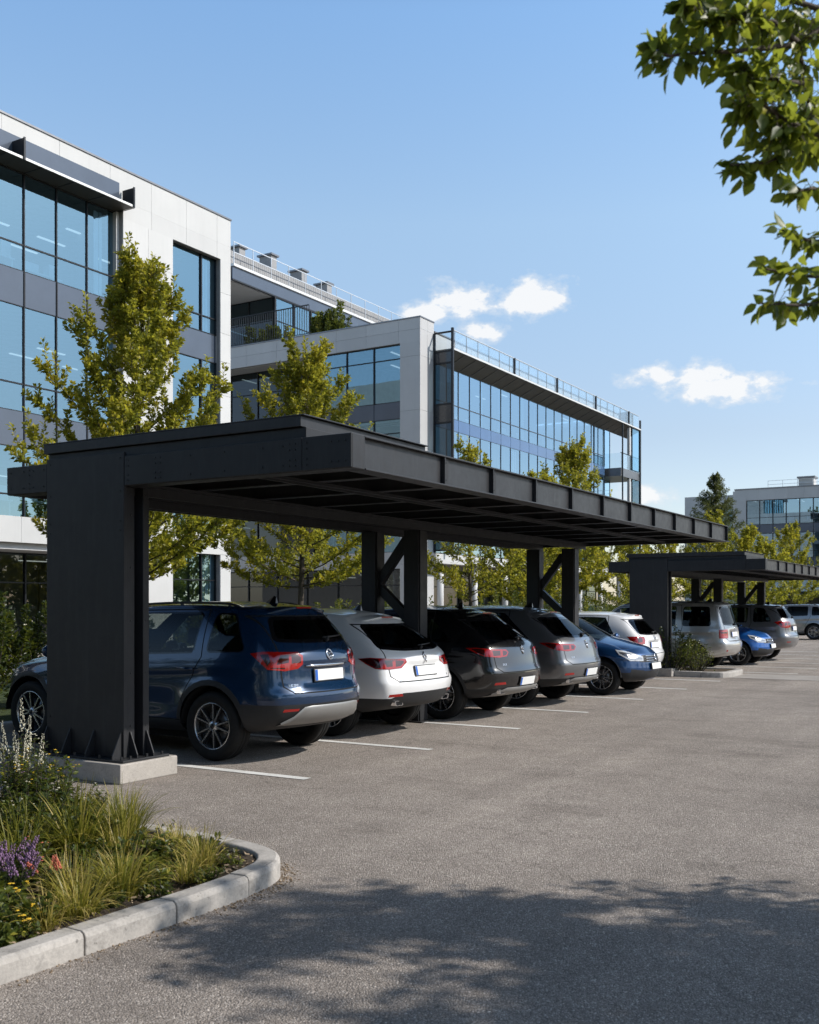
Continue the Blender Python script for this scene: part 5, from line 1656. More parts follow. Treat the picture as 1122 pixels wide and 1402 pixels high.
def young_tree(label, loc, H, width, seed, base=.24, leaf=.125, dens=1.0, nl=30, group='young trees between the bays and the offices'):
    rnd = random.Random(seed); x0, y0 = loc
    root = empty('broadleaf_tree', (x0, y0, .1), 0, label, 'tree', group)
    wood = MB(); lv = Leaves()
    tr = []; lean = Vector((rnd.uniform(-.02, .02), rnd.uniform(-.02, .02), 0))
    n = 14
    for k in range(n+1):
        h = H*.985*k/n
        tr.append(Vector((x0, y0, .1+h)) + lean*h + Vector((math.sin(k*.9+seed)*.03, math.cos(k*.7+seed)*.03, 0))*(k/n)*2)
    wood.tube(tr, [max(.010, .085*(H/8)*(1-k/n)**.8) for k in range(n+1)], 8)
    def trunk_at(f):
        q = f*n; i = min(n-1, int(q)); return tr[i].lerp(tr[i+1], q-i)
    def leafy(p0, p1, cnt, tw, sc=1.0):
        d = (p1-p0).normalized()
        for k in range(cnt):
            f = (k+rnd.random())/cnt
            p = p0.lerp(p1, f)
            o = rv(rnd); o = (o-d*o.dot(d)).normalized()
            dd = (d*rnd.uniform(.25, .8) + o*rnd.uniform(.5, 1.0) + Vector((0, 0, rnd.uniform(-.25, .35)))).normalized()
            nn = (Vector((0, 0, 1))*rnd.uniform(.3, 1)+rv(rnd)*.8)
            l = leaf*rnd.uniform(.6, 1.2)*sc
            lv.add(p+o*.008, dd, nn, l, l*rnd.uniform(.42, .58), tw+rnd.gauss(0, .16))
    az = rnd.uniform(0, 6)
    for i in range(nl):
        f = base + (0.93-base)*((i+rnd.uniform(-.3, .3))/nl)
        f = max(base, min(.95, f)); az += 2.4+rnd.uniform(-.3, .3)
        g = (f-base)/(1-base)
        g = g**1.35; f = base+g*(1-base)
        prof = (1-g)**.72*(.72+.28*min(1, g/.12))
        ln = max(.35, width/2*prof*rnd.uniform(.8, 1.18)/.86)
        el = R(lerp(12, 66, g**.8)+rnd.uniform(-9, 9))
        d = Vector((math.cos(az)*math.cos(el), math.sin(az)*math.cos(el), math.sin(el)))
        p = trunk_at(f); pts = [p]; st = 7
        for k in range(st):
            d = (d + Vector((0, 0, .075 if k > 1 else .0)) + rv(rnd)*.07).normalized()
            p = p+d*ln/st; pts.append(p)
        wood.tube(pts, [max(.005, .022*(H/8)*(1-g*.6)*(1-k/(st+.6))) for k in range(st+1)], 5)
        tw0 = rnd.uniform(.35, .62)
        # upright leading shoot at the end of each limb
        for _ in range(2):
            sh0 = pts[-1-_]; sd = ((pts[-1]-pts[-2]).normalized()*.45+Vector((0, 0, 1))+rv(rnd)*.15).normalized()
            e = sh0+sd*rnd.uniform(.35, .75)*(width/4.6)*(1.1-.5*g)
            wood.tube([sh0, sh0.lerp(e, .6), e], [.006, .005, .002], 3, cap=False)
            leafy(sh0, e, int(17*dens), tw0+.14, .85)
        for k in range(1, st+1):
            cnt = (3 if g < .45 and k > 2 else 2) if k < st else 3
            for q in range(cnt):
                dd = (pts[k]-pts[k-1]).normalized(); o = rv(rnd); o = (o-dd*o.dot(dd)).normalized(); o.z = abs(o.z)*.4+o.z*.3
                tl = rnd.uniform(.22, .46)*(width/3.6)*(1-.35*k/st)*(1.15-g*.4)
                td = (dd*rnd.uniform(.5, 1.0)+o*.8+Vector((0, 0, .15))).normalized()
                e = pts[k]+td*tl*.55; e2 = e+(td+Vector((0, 0, .25))).normalized()*tl*.45
                wood.tube([pts[k], e, e2], [.005, .004, .003], 3, cap=False)
                tw = tw0+rnd.gauss(0, .10)
                leafy(pts[k], e, int(7*dens), tw); leafy(e, e2, int(9*dens), tw+.10, .9)
                # terminal rosette
                for _ in range(int(4*dens)):
                    o2 = rv(rnd); l = leaf*rnd.uniform(.5, .9)
                    lv.add(e2, (td*.7+o2*.7+Vector((0, 0, .2))), o2.cross(td)+Vector((0, 0, .4)), l, l*.5, tw+rnd.uniform(.1, .4))
    leafy(trunk_at(.80), tr[-1]+Vector((0, 0, .18)), int(46*dens), .65)
    wood.build('trunk', M['bark'], root)
    lv.build('crown', M['leaf'], root)
    return root

young_tree('tallest broadleaf tree with yellow green leaves, standing behind the wide column of the nearest carport', (-15.0, 14.6), 8.5, 4.7, 11, dens=2.2, nl=60, leaf=.118)
young_tree('broadleaf tree before the three-bay window of the grey building, its top over the carport roof', (-16.0, 21.0), 8.25, 5.2, 23, dens=2.1, nl=52, leaf=.122)
young_tree('slender pale broadleaf tree seen under the carport between the two braced post pairs', (-16.0, 30.2), 6.9, 4.2, 37, dens=1.0, nl=34, leaf=.13)
young_tree('bushy dark broadleaf tree just left of the second braced post pair', (-15.0, 33.8), 5.9, 5.0, 31, dens=1.6, nl=40, leaf=.14)
young_tree('broadleaf tree rising over the carport roof before the balcony end of the long glazed flank', (-16.0, 38.9), 8.1, 5.4, 41, dens=1.7, nl=44, leaf=.14)
young_tree('small broadleaf tree behind the white hatchback, left of the far carport column', (-16.0, 45.6), 5.4, 3.8, 43, dens=1.1, nl=30, leaf=.14)
young_tree('broadleaf tree seen right beside the far carport column, under its roof', (-17.0, 53.0), 6.3, 4.6, 47, dens=1.0, nl=30, leaf=.16)
young_tree('broadleaf tree seen between the first braced posts of the far carport', (-15.5, 57.0), 6.6, 4.6, 53, dens=1.0, nl=28, leaf=.16)
young_tree('yellowish broadleaf tree below the spruce, before the grey end of the distant block', (-17.5, 74.0), 6.9, 5.0, 59, dens=1.2, nl=32, leaf=.18)
young_tree('broadleaf tree in front of the large windows of the distant block', (-16.0, 81.0), 7.5, 5.6, 61, dens=1.2, nl=34, leaf=.18, base=.2)
young_tree('low broadleaf tree behind the last braced posts of the far carport', (-14.5, 66.0), 5.6, 4.6, 67, dens=.6, nl=22, leaf=.22)

def spruce(label, loc, H, width, seed):
    rnd = random.Random(seed); x0, y0 = loc
    root = empty('spruce_tree', (x0, y0, .1), 0, label, 'tree', None)
    wood = MB(); lv = Leaves()
    wood.tube([(x0, y0, .1), (x0+.03, y0, H*.5), (x0, y0, H)], [.17, .10, .012], 8)
    h = H*.12
    while h < H*.98:
        g = h/H; r = width/2*(1-g)**.85+.12
        for k in range(9 if g < .8 else 6):
            az = rnd.uniform(0, 6.28); ln = r*rnd.uniform(.7, 1.12)
            p = Vector((x0, y0, h+rnd.uniform(-.15, .15))); d = Vector((math.cos(az), math.sin(az), lerp(-.10, .75, g)))
            pts = [p]
            for q in range(5):
                d = (d+Vector((0, 0, -.05+.05*q))).normalized(); p = p+d*ln/5; pts.append(p)
            wood.tube(pts, [.025*(1-g)+.006, .018*(1-g)+.005, .012, .008, .006, .003], 4, cap=False)
            tint = rnd.uniform(.2, .75)
            for q in range(1, 6):
                for s in range(14 if q < 5 else 18):
                    f = rnd.random(); c = pts[q-1].lerp(pts[q], f); o = rv(rnd); dd = (pts[q]-pts[q-1]).normalized()
                    o = (o-dd*o.dot(dd)).normalized(); o.z -= .35
                    l = rnd.uniform(.22, .46)*(1-.4*g)
                    lv.add(c, dd*.7+o*.8, rv(rnd)+Vector((0, 0, .5)), l, l*.22, tint+rnd.gauss(0, .18))
        h += lerp(.42, .20, g)
    wood.build('trunk', M['bark'], root); lv.build('crown', M['needle'], root)
    return root
spruce('dark spruce with a pointed top beside the distant grey block', (-21.5, 80.5), 11.6, 9.6, 5)

def shrub(label, loc, h, w, seed, z=.1, leaf=.055, n=2600, name='shrub', group='shrubs of the hedge behind the bays', mname='leaf_shrub', tb=.45, spiky=.5, flowers=None, d=None):
    rnd = random.Random(seed); x0, y0 = loc; d = d or w
    root = empty(name, (x0, y0, z), 0, label, 'shrub', group)
    wood = MB(); lv = Leaves(); fl = MB(); ns = 34
    for i in range(ns):
        a = rnd.uniform(0, 6.28); rr = math.sqrt(rnd.random()); hh = h*(1-.35*rr*rr)*rnd.uniform(.62, 1.08)
        top = Vector((x0+math.cos(a)*rr*w/2, y0+math.sin(a)*rr*d/2, z+hh)); bs = Vector((x0+math.cos(a)*rr*w*.18, y0+math.sin(a)*rr*d*.18, z-.02))
        mid = bs.lerp(top, .5)+Vector((math.cos(a)*.08*w, math.sin(a)*.08*d, 0))
        pts = [bs, mid, top]
        wood.tube([bs, bs.lerp(mid, .5), mid, mid.lerp(top, .6), top], [.012, .010, .008, .005, .002], 4, cap=False)
        tw = rnd.gauss(tb, .14)
        for k in range(n//ns):
            f = rnd.random()**.6; p = (bs.lerp(mid, f*2) if f < .5 else mid.lerp(top, f*2-1))
            ax_ = (top-mid).normalized(); o = rv(rnd); o = (o-ax_*o.dot(ax_)).normalized()
            p = p+o*abs(rnd.gauss(0, .07))*(1.1-f)*1.6
            l = leaf*rnd.uniform(.6, 1.3)
            lv.add(p, ax_*rnd.uniform(.2, .8)*spiky*2+o*.7, rv(rnd)+Vector((0, 0, .6)), l, l*rnd.uniform(.4, .6), tw+rnd.gauss(0, .15)+.22*max(0, f-.8))
        if flowers and rnd.random() < flowers[1]:
            for q in range(rnd.randint(1, 3)):
                c = top+rv(rnd)*.06; fl = MB(); fl.sphere((c.x, c.y, c.z), rnd.uniform(.008, .016), 6, 0); fl.build('flower', M[flowers[0]], root)
    wood.build('stem', M['twig'], root); lv.build('foliage', M[mname], root)
    return root
# tall shrubs left of the column
shrub('tall dense shrub with yellow tips by the left edge of the photo', (-13.2, 9.3), 2.0, 2.0, 101, n=9000, leaf=.075, tb=.42)
shrub('dense dark shrub left of the wide column, behind the nose of the dark blue SUV', (-12.7, 10.8), 1.9, 1.8, 102, n=9000, leaf=.07, tb=.40, flowers=('cream', .4))
shrub('low shrub at the far left behind the bed', (-12.4, 8.2), 1.2, 1.3, 103, n=3000, leaf=.06, tb=.30)
spots = [(-13.0, 12.6, 1.5), (-13.0, 14.4, 1.55), (-13.0, 16.3, 1.6), (-13.1, 18.2, 1.75), (-13.0, 20.2, 1.85), (-13.0, 22.2, 1.8), (-13.1, 24.4, 1.85), (-13.0, 26.6, 1.95), (-13.1, 29.0, 2.0), (-13.0, 31.5, 2.0), (-13.0, 34.2, 2.05), (-13.1, 37.0, 2.0), (-13.0, 40.0, 2.0), (-13.0, 43.2, 2.0), (-13.1, 46.6, 2.0), (-13.0, 50.2, 2.05), (-13.0, 54.2, 2.0)]
def behind(x, y):
    d = -x*.5188+y*.855; px = 561+1432*(x*.855+y*.5188)/d
    for lim, what in ((215, 'the wide column of the nearest carport'), (420, 'the cabin of the dark blue SUV'), (545, 'the roof of the white crossover'), (665, 'the roof of the black crossover'), (775, 'the roof of the graphite grey crossover'), (865, 'the roof of the white hatchback'), (2000, 'the far carport')):
        if px < lim: return what
for i, (x, y, h) in enumerate(spots):
    shrub('loose yellow green hedge shrub growing behind '+behind(x, y), (x, y), h, 1.9 if i < 9 else 2.6, 110+i, n=4200, leaf=.075, tb=.60)
shrub('dusty green bush on the kerbed island in front of the far carport column', (-7.45, 23.55+.45), 1.12, 1.5, 140, z=.1, n=4600, leaf=.05, tb=.28, group=None, name='island_bush', flowers=('cream', .5))
shrub('low dry shrub on the tip of the kerbed island', (-6.95, 24.35), .75, .9, 141, z=.1, n=1500, leaf=.04, tb=.75, group=None, name='island_bush')
for i, (x, y) in enumerate(((-33.0, 46.2), (-34.6, 44.6))):
    shrub(('rounded shrub on the roof terrace at the end of the glazed storey', 'rounded shrub behind the dark railing of the roof terrace')[i], (x if i == 0 else -36.0, y if i == 0 else 44.6), (2.9, 1.7)[i], (2.4, 3.0)[i], 150+i, z=15.2, n=6000, leaf=.17, tb=.5, group='roof terrace shrubs')

# ------------------------------------------------------------------ the planting bed
def blade_mesh(rnd, root, base, n, h, spread, tb, w=.009, name='blades', droop=1.0):
    vs = []; fs = []; tint = []
    og = origin(root); seg = 6
    for i in range(n):
        a = rnd.uniform(0, 6.28); r = rnd.random()*spread*.22
        p = Vector((base[0]+math.cos(a)*r, base[1]+math.sin(a)*r, base[2]))-og
        a2 = a+rnd.gauss(0, .5); out = rnd.uniform(.05, 1.0)**.8
        l = h*rnd.uniform(.6, 1.15); d = Vector((math.cos(a2)*out*.55, math.sin(a2)*out*.55, 1)).normalized()
        side = Vector((-math.sin(a2), math.cos(a2), 0)); side = (side+rv(rnd)*.5).normalized()
        t0 = tb+.06+rnd.gauss(0, .24); b0 = len(vs); ww = w*rnd.uniform(.6, 1.25)
        for k in range(seg+1):
            f = k/seg; hw = ww*(1-f**2.2)*.5+.0004
            vs += [p-side*hw, p+side*hw]; tint += [t0+.15*f]*2
            d = (d+Vector((math.cos(a2), math.sin(a2), 0))*out*.20*droop+Vector((0, 0, -.24*out*droop*f*1.6))+rv(rnd)*.03).normalized()
            p = p+d*l/seg
        for k in range(seg): fs.append((b0+2*k, b0+2*k+1, b0+2*k+3, b0+2*k+2))
    me = bpy.data.meshes.new(name); me.from_pydata([tuple(v) for v in vs], [], fs); me.materials.append(M['blade'])
    me.polygons.foreach_set('use_smooth', [True]*len(fs))
    at = me.attributes.new('tint', 'FLOAT', 'POINT'); at.data.foreach_set('value', np.clip(tint, 0, 1).astype(np.float32))
    return link_mesh(name, me, root)
def grass_tuft(label, loc, h, spread, n, seed, tb, w=.009, group='ornamental grasses in the planting bed', droop=1.0):
    root = empty('grass_tuft', (loc[0], loc[1], .08), 0, label, 'ornamental grass', group)
    blade_mesh(random.Random(seed), root, (loc[0], loc[1], .08), n, h, spread, tb, w, 'blades', droop)
    return root
BEDZ = .08
def herb(label, loc, h, w, seed, leaf, n, tb, flower=None, name='flowering_plant', group='flowering plants in the planting bed', fh=1.0, fr=.012, nf=10, spike=False):
    rnd = random.Random(seed); x0, y0 = loc
    root = empty(name, (x0, y0, BEDZ), 0, label, 'plant', group)
    wood = MB(); lv = Leaves(); fl = MB()
    ns = 15
    if h > .33: n = int(n*1.9); leaf *= 1.15; ns = 22
    for i in range(ns):
        a = rnd.uniform(0, 6.28); rr = math.sqrt(rnd.random())
        hh = h*rnd.uniform(.55, 1.05)*(1-.25*rr)
        bs = Vector((x0+math.cos(a)*rr*w*.2, y0+math.sin(a)*rr*w*.2, BEDZ-.01)); tp = Vector((x0+math.cos(a)*rr*w*.5, y0+math.sin(a)*rr*w*.5, BEDZ+hh))
        mid = bs.lerp(tp, .5)+rv(rnd)*.02
        wood.tube([bs, mid, tp], [.004, .003, .0015], 4, cap=False)
        ax_ = (tp-mid).normalized(); tw = rnd.gauss(tb, .12)
        for k in range(n//ns):
            f = rnd.uniform(.08, 1); p = bs.lerp(mid, f*2) if f < .5 else mid.lerp(tp, f*2-1)
            o = rv(rnd); o = (o-ax_*o.dot(ax_)).normalized(); l = leaf*rnd.uniform(.6, 1.25)*(1.15-.5*f)
            lv.add(p, o*.8+ax_*rnd.uniform(.2, .7), rv(rnd)*.6+Vector((0, 0, .8)), l, l*rnd.uniform(.3, .5), tw+rnd.gauss(0, .13))
        if flower and i < nf*(1.4 if h > .33 else 1):
            if spike:
                fl = MB()
                for q in range(60):
                    f = q/60; c = tp+ax_*f*.16*fh; o = rv(rnd); o = (o-ax_*o.dot(ax_)).normalized()*fr*(1.6-f)
                    fl.sphere((c.x+o.x, c.y+o.y, c.z), fr*rnd.uniform(.25, .45)*(1.2-.6*f), 5, 0, (1, 1, 1.5))
                wood.tube([tp, tp+ax_*.16*fh], .0015, 4, cap=False); fl.build('flower', M[flower], root)
            else:
                for q in range(rnd.randint(1, 3)):
                    fl = MB(); c = tp+rv(rnd)*.02+Vector((0, 0, .01)); pr = fr*rnd.uniform(.7, 1.2)
                    for u in range(7):
                        b = 2*PI*u/7; e = Vector((math.cos(b), math.sin(b), .25))
                        fl.sphere((c.x+e.x*pr*.6, c.y+e.y*pr*.6, c.z+e.z*pr*.3), pr*.42, 5, 0, (1, 1, .45))
                    fl.sphere((c.x, c.y, c.z+pr*.2), pr*.3, 5, 0); fl.build('flower', M[flower], root)
    wood.build('stem', M['twig'], root); lv.build('foliage', M['leaf_shrub'], root)
    return root
TG_ = [  # label, x, y, h, spread, n, tint, width, droop
 ('tall dark green grass clump in the middle of the planting bed', -5.15, 4.50, 0.40, .5, 230, .34, .010, .9),
 ('dark green grass clump left of the bed\'s middle, behind the coral flowers', -5.30, 4.26, 0.39, .5, 210, .30, .010, .9),
 ('green grass clump at the back of the bed with fine upright blades', -5.08, 4.84, 0.37, .4, 220, .36, .007, .6),
 ('back grass clump nearest the asphalt with dry tips leaning right', -5.30, 4.98, 0.39, .45, 220, .42, .007, .8),
 ('grass clump behind the tall dark one, close to the concrete plinth', -5.65, 4.92, .40, .4, 180, .36, .007, .7),
 ('arching yellow green grass tuft hanging over the front kerb', -4.14, 3.62, .30, .4, 200, .62, .007, 1.3),
 ('straw coloured grass tuft low beside the front kerb', -4.12, 3.40, .22, .35, 150, .85, .006, 1.4),
 ('bright green arching grass tuft in the middle of the front kerb', -4.22, 3.98, .30, .4, 240, .55, .008, 1.2),
 ('fine pale grass tuft behind the bright green arching one', -4.42, 3.82, .28, .4, 220, .70, .005, 1.0),
 ('upright dry grass tuft at the rounded tip of the bed', -4.26, 4.66, .25, .35, 170, .80, .005, .8),
 ('small yellow grass tuft near the tip of the bed', -4.16, 4.42, .19, .3, 120, .75, .005, 1.1),
 ('wispy dry grass at the back kerb near the tip', -4.66, 4.88, .22, .5, 150, .88, .005, .9),
 ('grass clump at the left edge of the photo behind the purple flowers', -5.10, 3.98, .36, .5, 190, .36, .009, .9)]
for i, (lb, x, y, h, sp, n, tb, w_, dr) in enumerate(TG_): grass_tuft(lb, (x, y), h, sp, n, 200+i, tb, w_, droop=dr)
herb('low leafy plant with yellow flowers in the front left corner of the bed', (-4.22, 3.12), .17, .42, 301, .07, 520, .62, 'yellow', fr=.013)
herb('broad leaved plant with a few orange yellow flowers beside the front kerb', (-4.28, 3.36), .19, .42, 302, .085, 480, .55, 'yellow', fr=.012, nf=5)
herb('leafy green plant with yellow buds behind the front left corner', (-4.60, 3.44), .24, .42, 303, .07, 480, .58, 'yellow', fr=.011, nf=6)
herb('plant with purple flower spikes at the left edge of the bed', (-4.72, 3.66), .24, .30, 304, .05, 320, .40, 'purple', spike=True, fr=.014, nf=8, fh=.9)
herb('smaller clump of purple flower spikes behind the first one', (-4.84, 3.74), .22, .30, 305, .05, 300, .40, 'purple', spike=True, fr=.013, nf=6, fh=.8)
herb('plant with coral pink flower heads between the yellow flowers and the dark grass', (-4.55, 3.84), .23, .26, 306, .05, 240, .5, 'pink', spike=True, fr=.013, nf=3, fh=.5)
herb('bushy plant with broad glossy leaves and yellow tips in front of the bed\'s tip', (-4.32, 4.24), .18, .36, 307, .075, 460, .68)
herb('small bushy plant with yellowish leaves beside the tip of the bed', (-4.52, 4.62), .19, .34, 308, .065, 420, .66)
herb('grey green leafy plant between the grass clumps at the front', (-4.50, 4.12), .16, .32, 309, .055, 380, .42)
herb('tall wild flower with yellow heads before the concrete plinth', (-5.95, 4.93), .58, .55, 310, .06, 520, .42, 'yellow', fr=.010, nf=9, group='tall wild flowers at the back of the bed')
herb('tall wild flower with pale pink seed heads, left of the yellow one', (-5.80, 4.70), .56, .55, 311, .055, 520, .38, 'cream', fr=.009, nf=9, group='tall wild flowers at the back of the bed')
herb('dark leafy upright plant behind the dark green grass', (-5.62, 4.56), .44, .6, 312, .06, 640, .30, None)
herb('tall cream flower spikes at the left edge reaching up past the plinth', (-6.12, 4.86), .80, .30, 313, .045, 320, .55, 'cream', spike=True, fr=.011, nf=6, fh=1.4, group='tall wild flowers at the back of the bed')
herb('bushy dark plant at the back left of the bed', (-6.22, 4.88), .52, .7, 314, .055, 640, .30, 'purple', fr=.008, nf=6)
herb('fine stemmed bushy plant at the back of the bed beside the back kerb', (-5.75, 5.0), .36, .5, 315, .05, 460, .36, 'cream', fr=.007, nf=8)
herb('low sprawling dry plant inside the back kerb', (-5.02, 5.0), .16, .4, 316, .035, 300, .85)

# ------------------------------------------------------------------ the large tree on the right whose branch hangs into view
def big_tree():
    rnd = random.Random(77)
    root = empty('overhanging_tree', (5.2, 7.9, 0), 0, 'large tree on the right whose leafy branch hangs into the top right corner', 'tree')
    wood = MB(); lv = Leaves()
    tk = [Vector((5.2, 7.9, 0)), Vector((5.2, 7.9, 1.5)), Vector((5.22, 7.92, 3.0)), Vector((5.3, 8.0, 4.8)), Vector((5.4, 8.1, 7.0))]
    wood.tube(tk, [.20, .16, .14, .10, .04], 12)
    def twig_leaves(pts, n, spread, hang=.6, sz=.64):
        for k in range(n):
            i = rnd.randrange(len(pts)-1); p = pts[i].lerp(pts[i+1], rnd.random())
            o = rv(rnd); dd = (pts[i+1]-pts[i]).normalized()
            d = (o*.8+dd*.5+Vector((0, 0, -hang))).normalized()
            of_ = min(abs(rnd.gauss(0, spread)), spread*1.5); q = p+o*of_
            if sz < 1 and of_ > .012: wood.tube([p, q], [.0014, .001], 3, cap=False)
            l = .088*sz*rnd.uniform(.65, 1.15)
            lv.add(q, d, rv(rnd)+Vector((0, 0, .35)), l, l*rnd.uniform(.52, .68), rnd.gauss(.45, .24))
    # crown: limbs and leaf clumps
    reg = [(-3.75, 4.05), (-3.5, 4.6), (-2.95, 5.15), (-2.0, 5.6), (-.8, 6.1), (1.8, 7.0), (3.5, 5.6), (3.0, 3.5), (.5, 3.1), (-1.2, 3.3), (-2.4, 3.35), (-3.0, 3.8)]
    cl = []
    while len(cl) < 150:
        sx, sy, h = rnd.uniform(-3.75, 3.2), rnd.uniform(3, 7.1), rnd.uniform(4.0, 6.9)
        if not pip(sx, sy, reg) or rnd.random() > .55+.45*sstep(-2.6, -.6, sx): continue
        cl.append(Vector((sx+1.130*h, sy+.551*h, h)))
    for c in cl:
        s = tk[3].lerp(tk[2], rnd.random()) if c.z < 5.5 else tk[3].lerp(tk[4], rnd.random()*.8)
        m1 = s.lerp(c, .5)+Vector((0, 0, .25)); wood.tube([s, m1, c], [.026, .016, .006], 6)
        for k in range(7):
            e = c+rv(rnd)*rnd.uniform(.3, .75); wood.tube([c, c.lerp(e, .5)+rv(rnd)*.04, e], [.008, .006, .003], 4, cap=False)
            twig_leaves([c, c.lerp(e, .5), e], 50, .11, sz=1.15)
    # the low limb that reaches over the lane towards the viewer
    limb = [tk[2], Vector((3.6, 6.3, 3.3)), Vector((1.3, 4.5, 3.25)), Vector((.35, 3.9, 3.25)), Vector((-.1, 3.62, 3.15))]
    wood.tube(limb, [.09, .07, .05, .035, .022], 8)
    TW = [
     ( [(-0.44, 3.747, 3.778), (-0.561, 3.583, 3.542), (-0.655, 3.434, 3.407), (-0.638, 3.399, 3.262), (-0.588, 3.384, 3.075)] , 171 , 0.06 , 0.5 ),
     ( [(-0.655, 3.434, 3.407), (-0.764, 3.277, 3.347), (-0.877, 3.163, 3.318), (-0.959, 3.067, 3.288), (-1.0, 3.043, 3.319)] , 87 , 0.03 , 0.5 ),
     ( [(-0.42, 3.577, 3.201), (-0.548, 3.5, 3.098), (-0.63, 3.358, 3.041), (-0.717, 3.26, 2.987), (-0.801, 3.164, 2.962)] , 83 , 0.03 , 0.7 ),
     ( [(-0.561, 3.583, 3.542), (-0.675, 3.423, 3.544), (-0.802, 3.345, 3.59), (-0.897, 3.196, 3.521), (-0.945, 3.167, 3.466)] , 152 , 0.06 , 0.3 ),
     ( [(-0.638, 3.399, 3.262), (-0.697, 3.318, 3.253), (-0.754, 3.237, 3.267), (-0.795, 3.167, 3.236)] , 114 , 0.043 , 0.5 ),
     ( [(-0.588, 3.384, 3.075), (-0.652, 3.254, 3.095), (-0.717, 3.169, 3.13), (-0.772, 3.135, 3.109)] , 114 , 0.043 , 0.6 ),
     ( [(-0.655, 3.434, 3.407), (-0.706, 3.312, 3.432), (-0.782, 3.175, 3.41), (-0.866, 3.124, 3.389)] , 152 , 0.051 , 0.3 ),
     ( [(-0.587, 3.75, 3.631), (-0.67, 3.699, 3.606), (-0.754, 3.648, 3.618), (-0.817, 3.61, 3.569)] , 171 , 0.076 , 0.4 ),
     ( [(-0.587, 3.75, 3.385), (-0.67, 3.699, 3.336), (-0.717, 3.579, 3.179), (-0.758, 3.554, 3.179)] , 171 , 0.068 , 0.5 ),
     ( [(-0.548, 3.5, 3.098), (-0.582, 3.387, 3.097), (-0.633, 3.265, 3.073), (-0.689, 3.231, 3.062)] , 95 , 0.051 , 0.5 ),
     ( [(-0.588, 3.384, 3.075), (-0.548, 3.5, 2.949), (-0.607, 3.372, 2.923), (-0.641, 3.306, 2.899)] , 28 , 0.025 , 0.7 ),
     ( [(-0.548, 3.5, 2.949), (-0.528, 3.512, 2.789), (-0.611, 3.37, 2.762), (-0.667, 3.245, 2.768)] , 38 , 0.021 , 0.6 ),
     ( [(-0.528, 3.512, 2.789), (-0.518, 3.518, 2.675), (-0.63, 3.358, 2.655), (-0.708, 3.22, 2.652)] , 49 , 0.025 , 0.5 ),
     ( [(-0.518, 3.518, 2.675), (-0.548, 3.5, 2.602), (-0.64, 3.353, 2.566), (-0.726, 3.209, 2.55)] , 49 , 0.025 , 0.6 ),
    ]
    for i, (pts, n, sp, hg) in enumerate(TW):
        pts = [Vector(q) for q in pts]
        if i == 0: pts = [limb[-1]]+pts
        wood.tube(pts, [lerp(.020 if i == 0 else .010, .003, k/(len(pts)-1)) for k in range(len(pts))], 6, cap=False)
        twig_leaves(pts[1:] if i else pts[2:], int(n*1.0), sp*1.1, hg)
        if i: twig_leaves(pts[-2:], 6, .012, hg)
    wood.build('trunk', M['bark'], root)
    lv.build('crown', M['leaf_big'], root, shape='ovate', fold=.14, curl=.18)
    return root

big_tree()

# unseen belts of trees beyond the lot: they show in the paint and glass of the cars
def belt(name, x0, x1, y0, y1, h, n, seed, leaf=.55):
    rnd = random.Random(seed); lv = Leaves(); lx = x1-x0; ly = y1-y0
    for i in range(n):
        x = x0+rnd.random()*lx; y = y0+rnd.random()*ly; q = x if lx > ly else y
        hh = h*(.72+.2*math.sin(q*.55+seed)+.14*math.sin(q*1.7))
        lv.add((x, y, rnd.random()**.8*hh), rv(rnd), rv(rnd), leaf*rnd.uniform(.6, 1.3), leaf*.6, rnd.gauss(.35, .2))
    o = lv.build(name, M['leaf_shrub'], None); tag(o, 'unseen wooded belt beyond the lot, mirrored in the cars', 'wood', kind='stuff'); return o
belt('unseen_tree_belt', -40, 16, -15, -9, 13.5, 15000, 3, .7)  # added behind the camera to block low sky and darken the shade
belt('unseen_tree_belt', 38, 44, -12, 100, 8.0, 12000, 4, .8)

herb('upright brown stemmed plant with pale seed heads at the far left of the bed', (-6.28, 4.98), .70, .5, 317, .05, 620, .62, 'cream', fr=.008, nf=8, group='tall wild flowers at the back of the bed')
herb('upright plant with yellow heads, left of the tall cream spikes', (-6.02, 4.78), .62, .45, 318, .05, 520, .60, 'yellow', fr=.009, nf=7, group='tall wild flowers at the back of the bed')
herb('mounded bush with small olive leaves behind the dark grass at the left edge', (-5.48, 4.30), .42, .6, 319, .055, 760, .48)
herb('low leafy cover between the coral flowers and the dark grass', (-4.80, 4.05), .15, .5, 320, .05, 460, .58)
herb('pink tipped herb at the left edge just behind the purple flowers', (-4.93, 3.86), .32, .4, 321, .05, 420, .5, 'pink', fr=.007, nf=5)
grass_tuft('dry leaning grass tuft between the two fine back clumps', (-4.92, 4.62), .33, .4, 150, 330, .66, .006, droop=1.1)
grass_tuft('golden grass tuft beside the grey green leafy plant', (-4.40, 4.16), .24, .35, 150, 331, .80, .005, droop=1.1)

herb('spreading leafy plant filling the gap behind the front grasses', (-4.75, 4.42), .22, .6, 322, .06, 700, .52)
herb('low yellowish plant inside the back kerb near the tip', (-4.55, 4.92), .14, .4, 323, .05, 420, .72)
herb('dark leafy plant between the two tall grass clumps', (-5.3, 4.62), .34, .55, 324, .06, 520, .36)

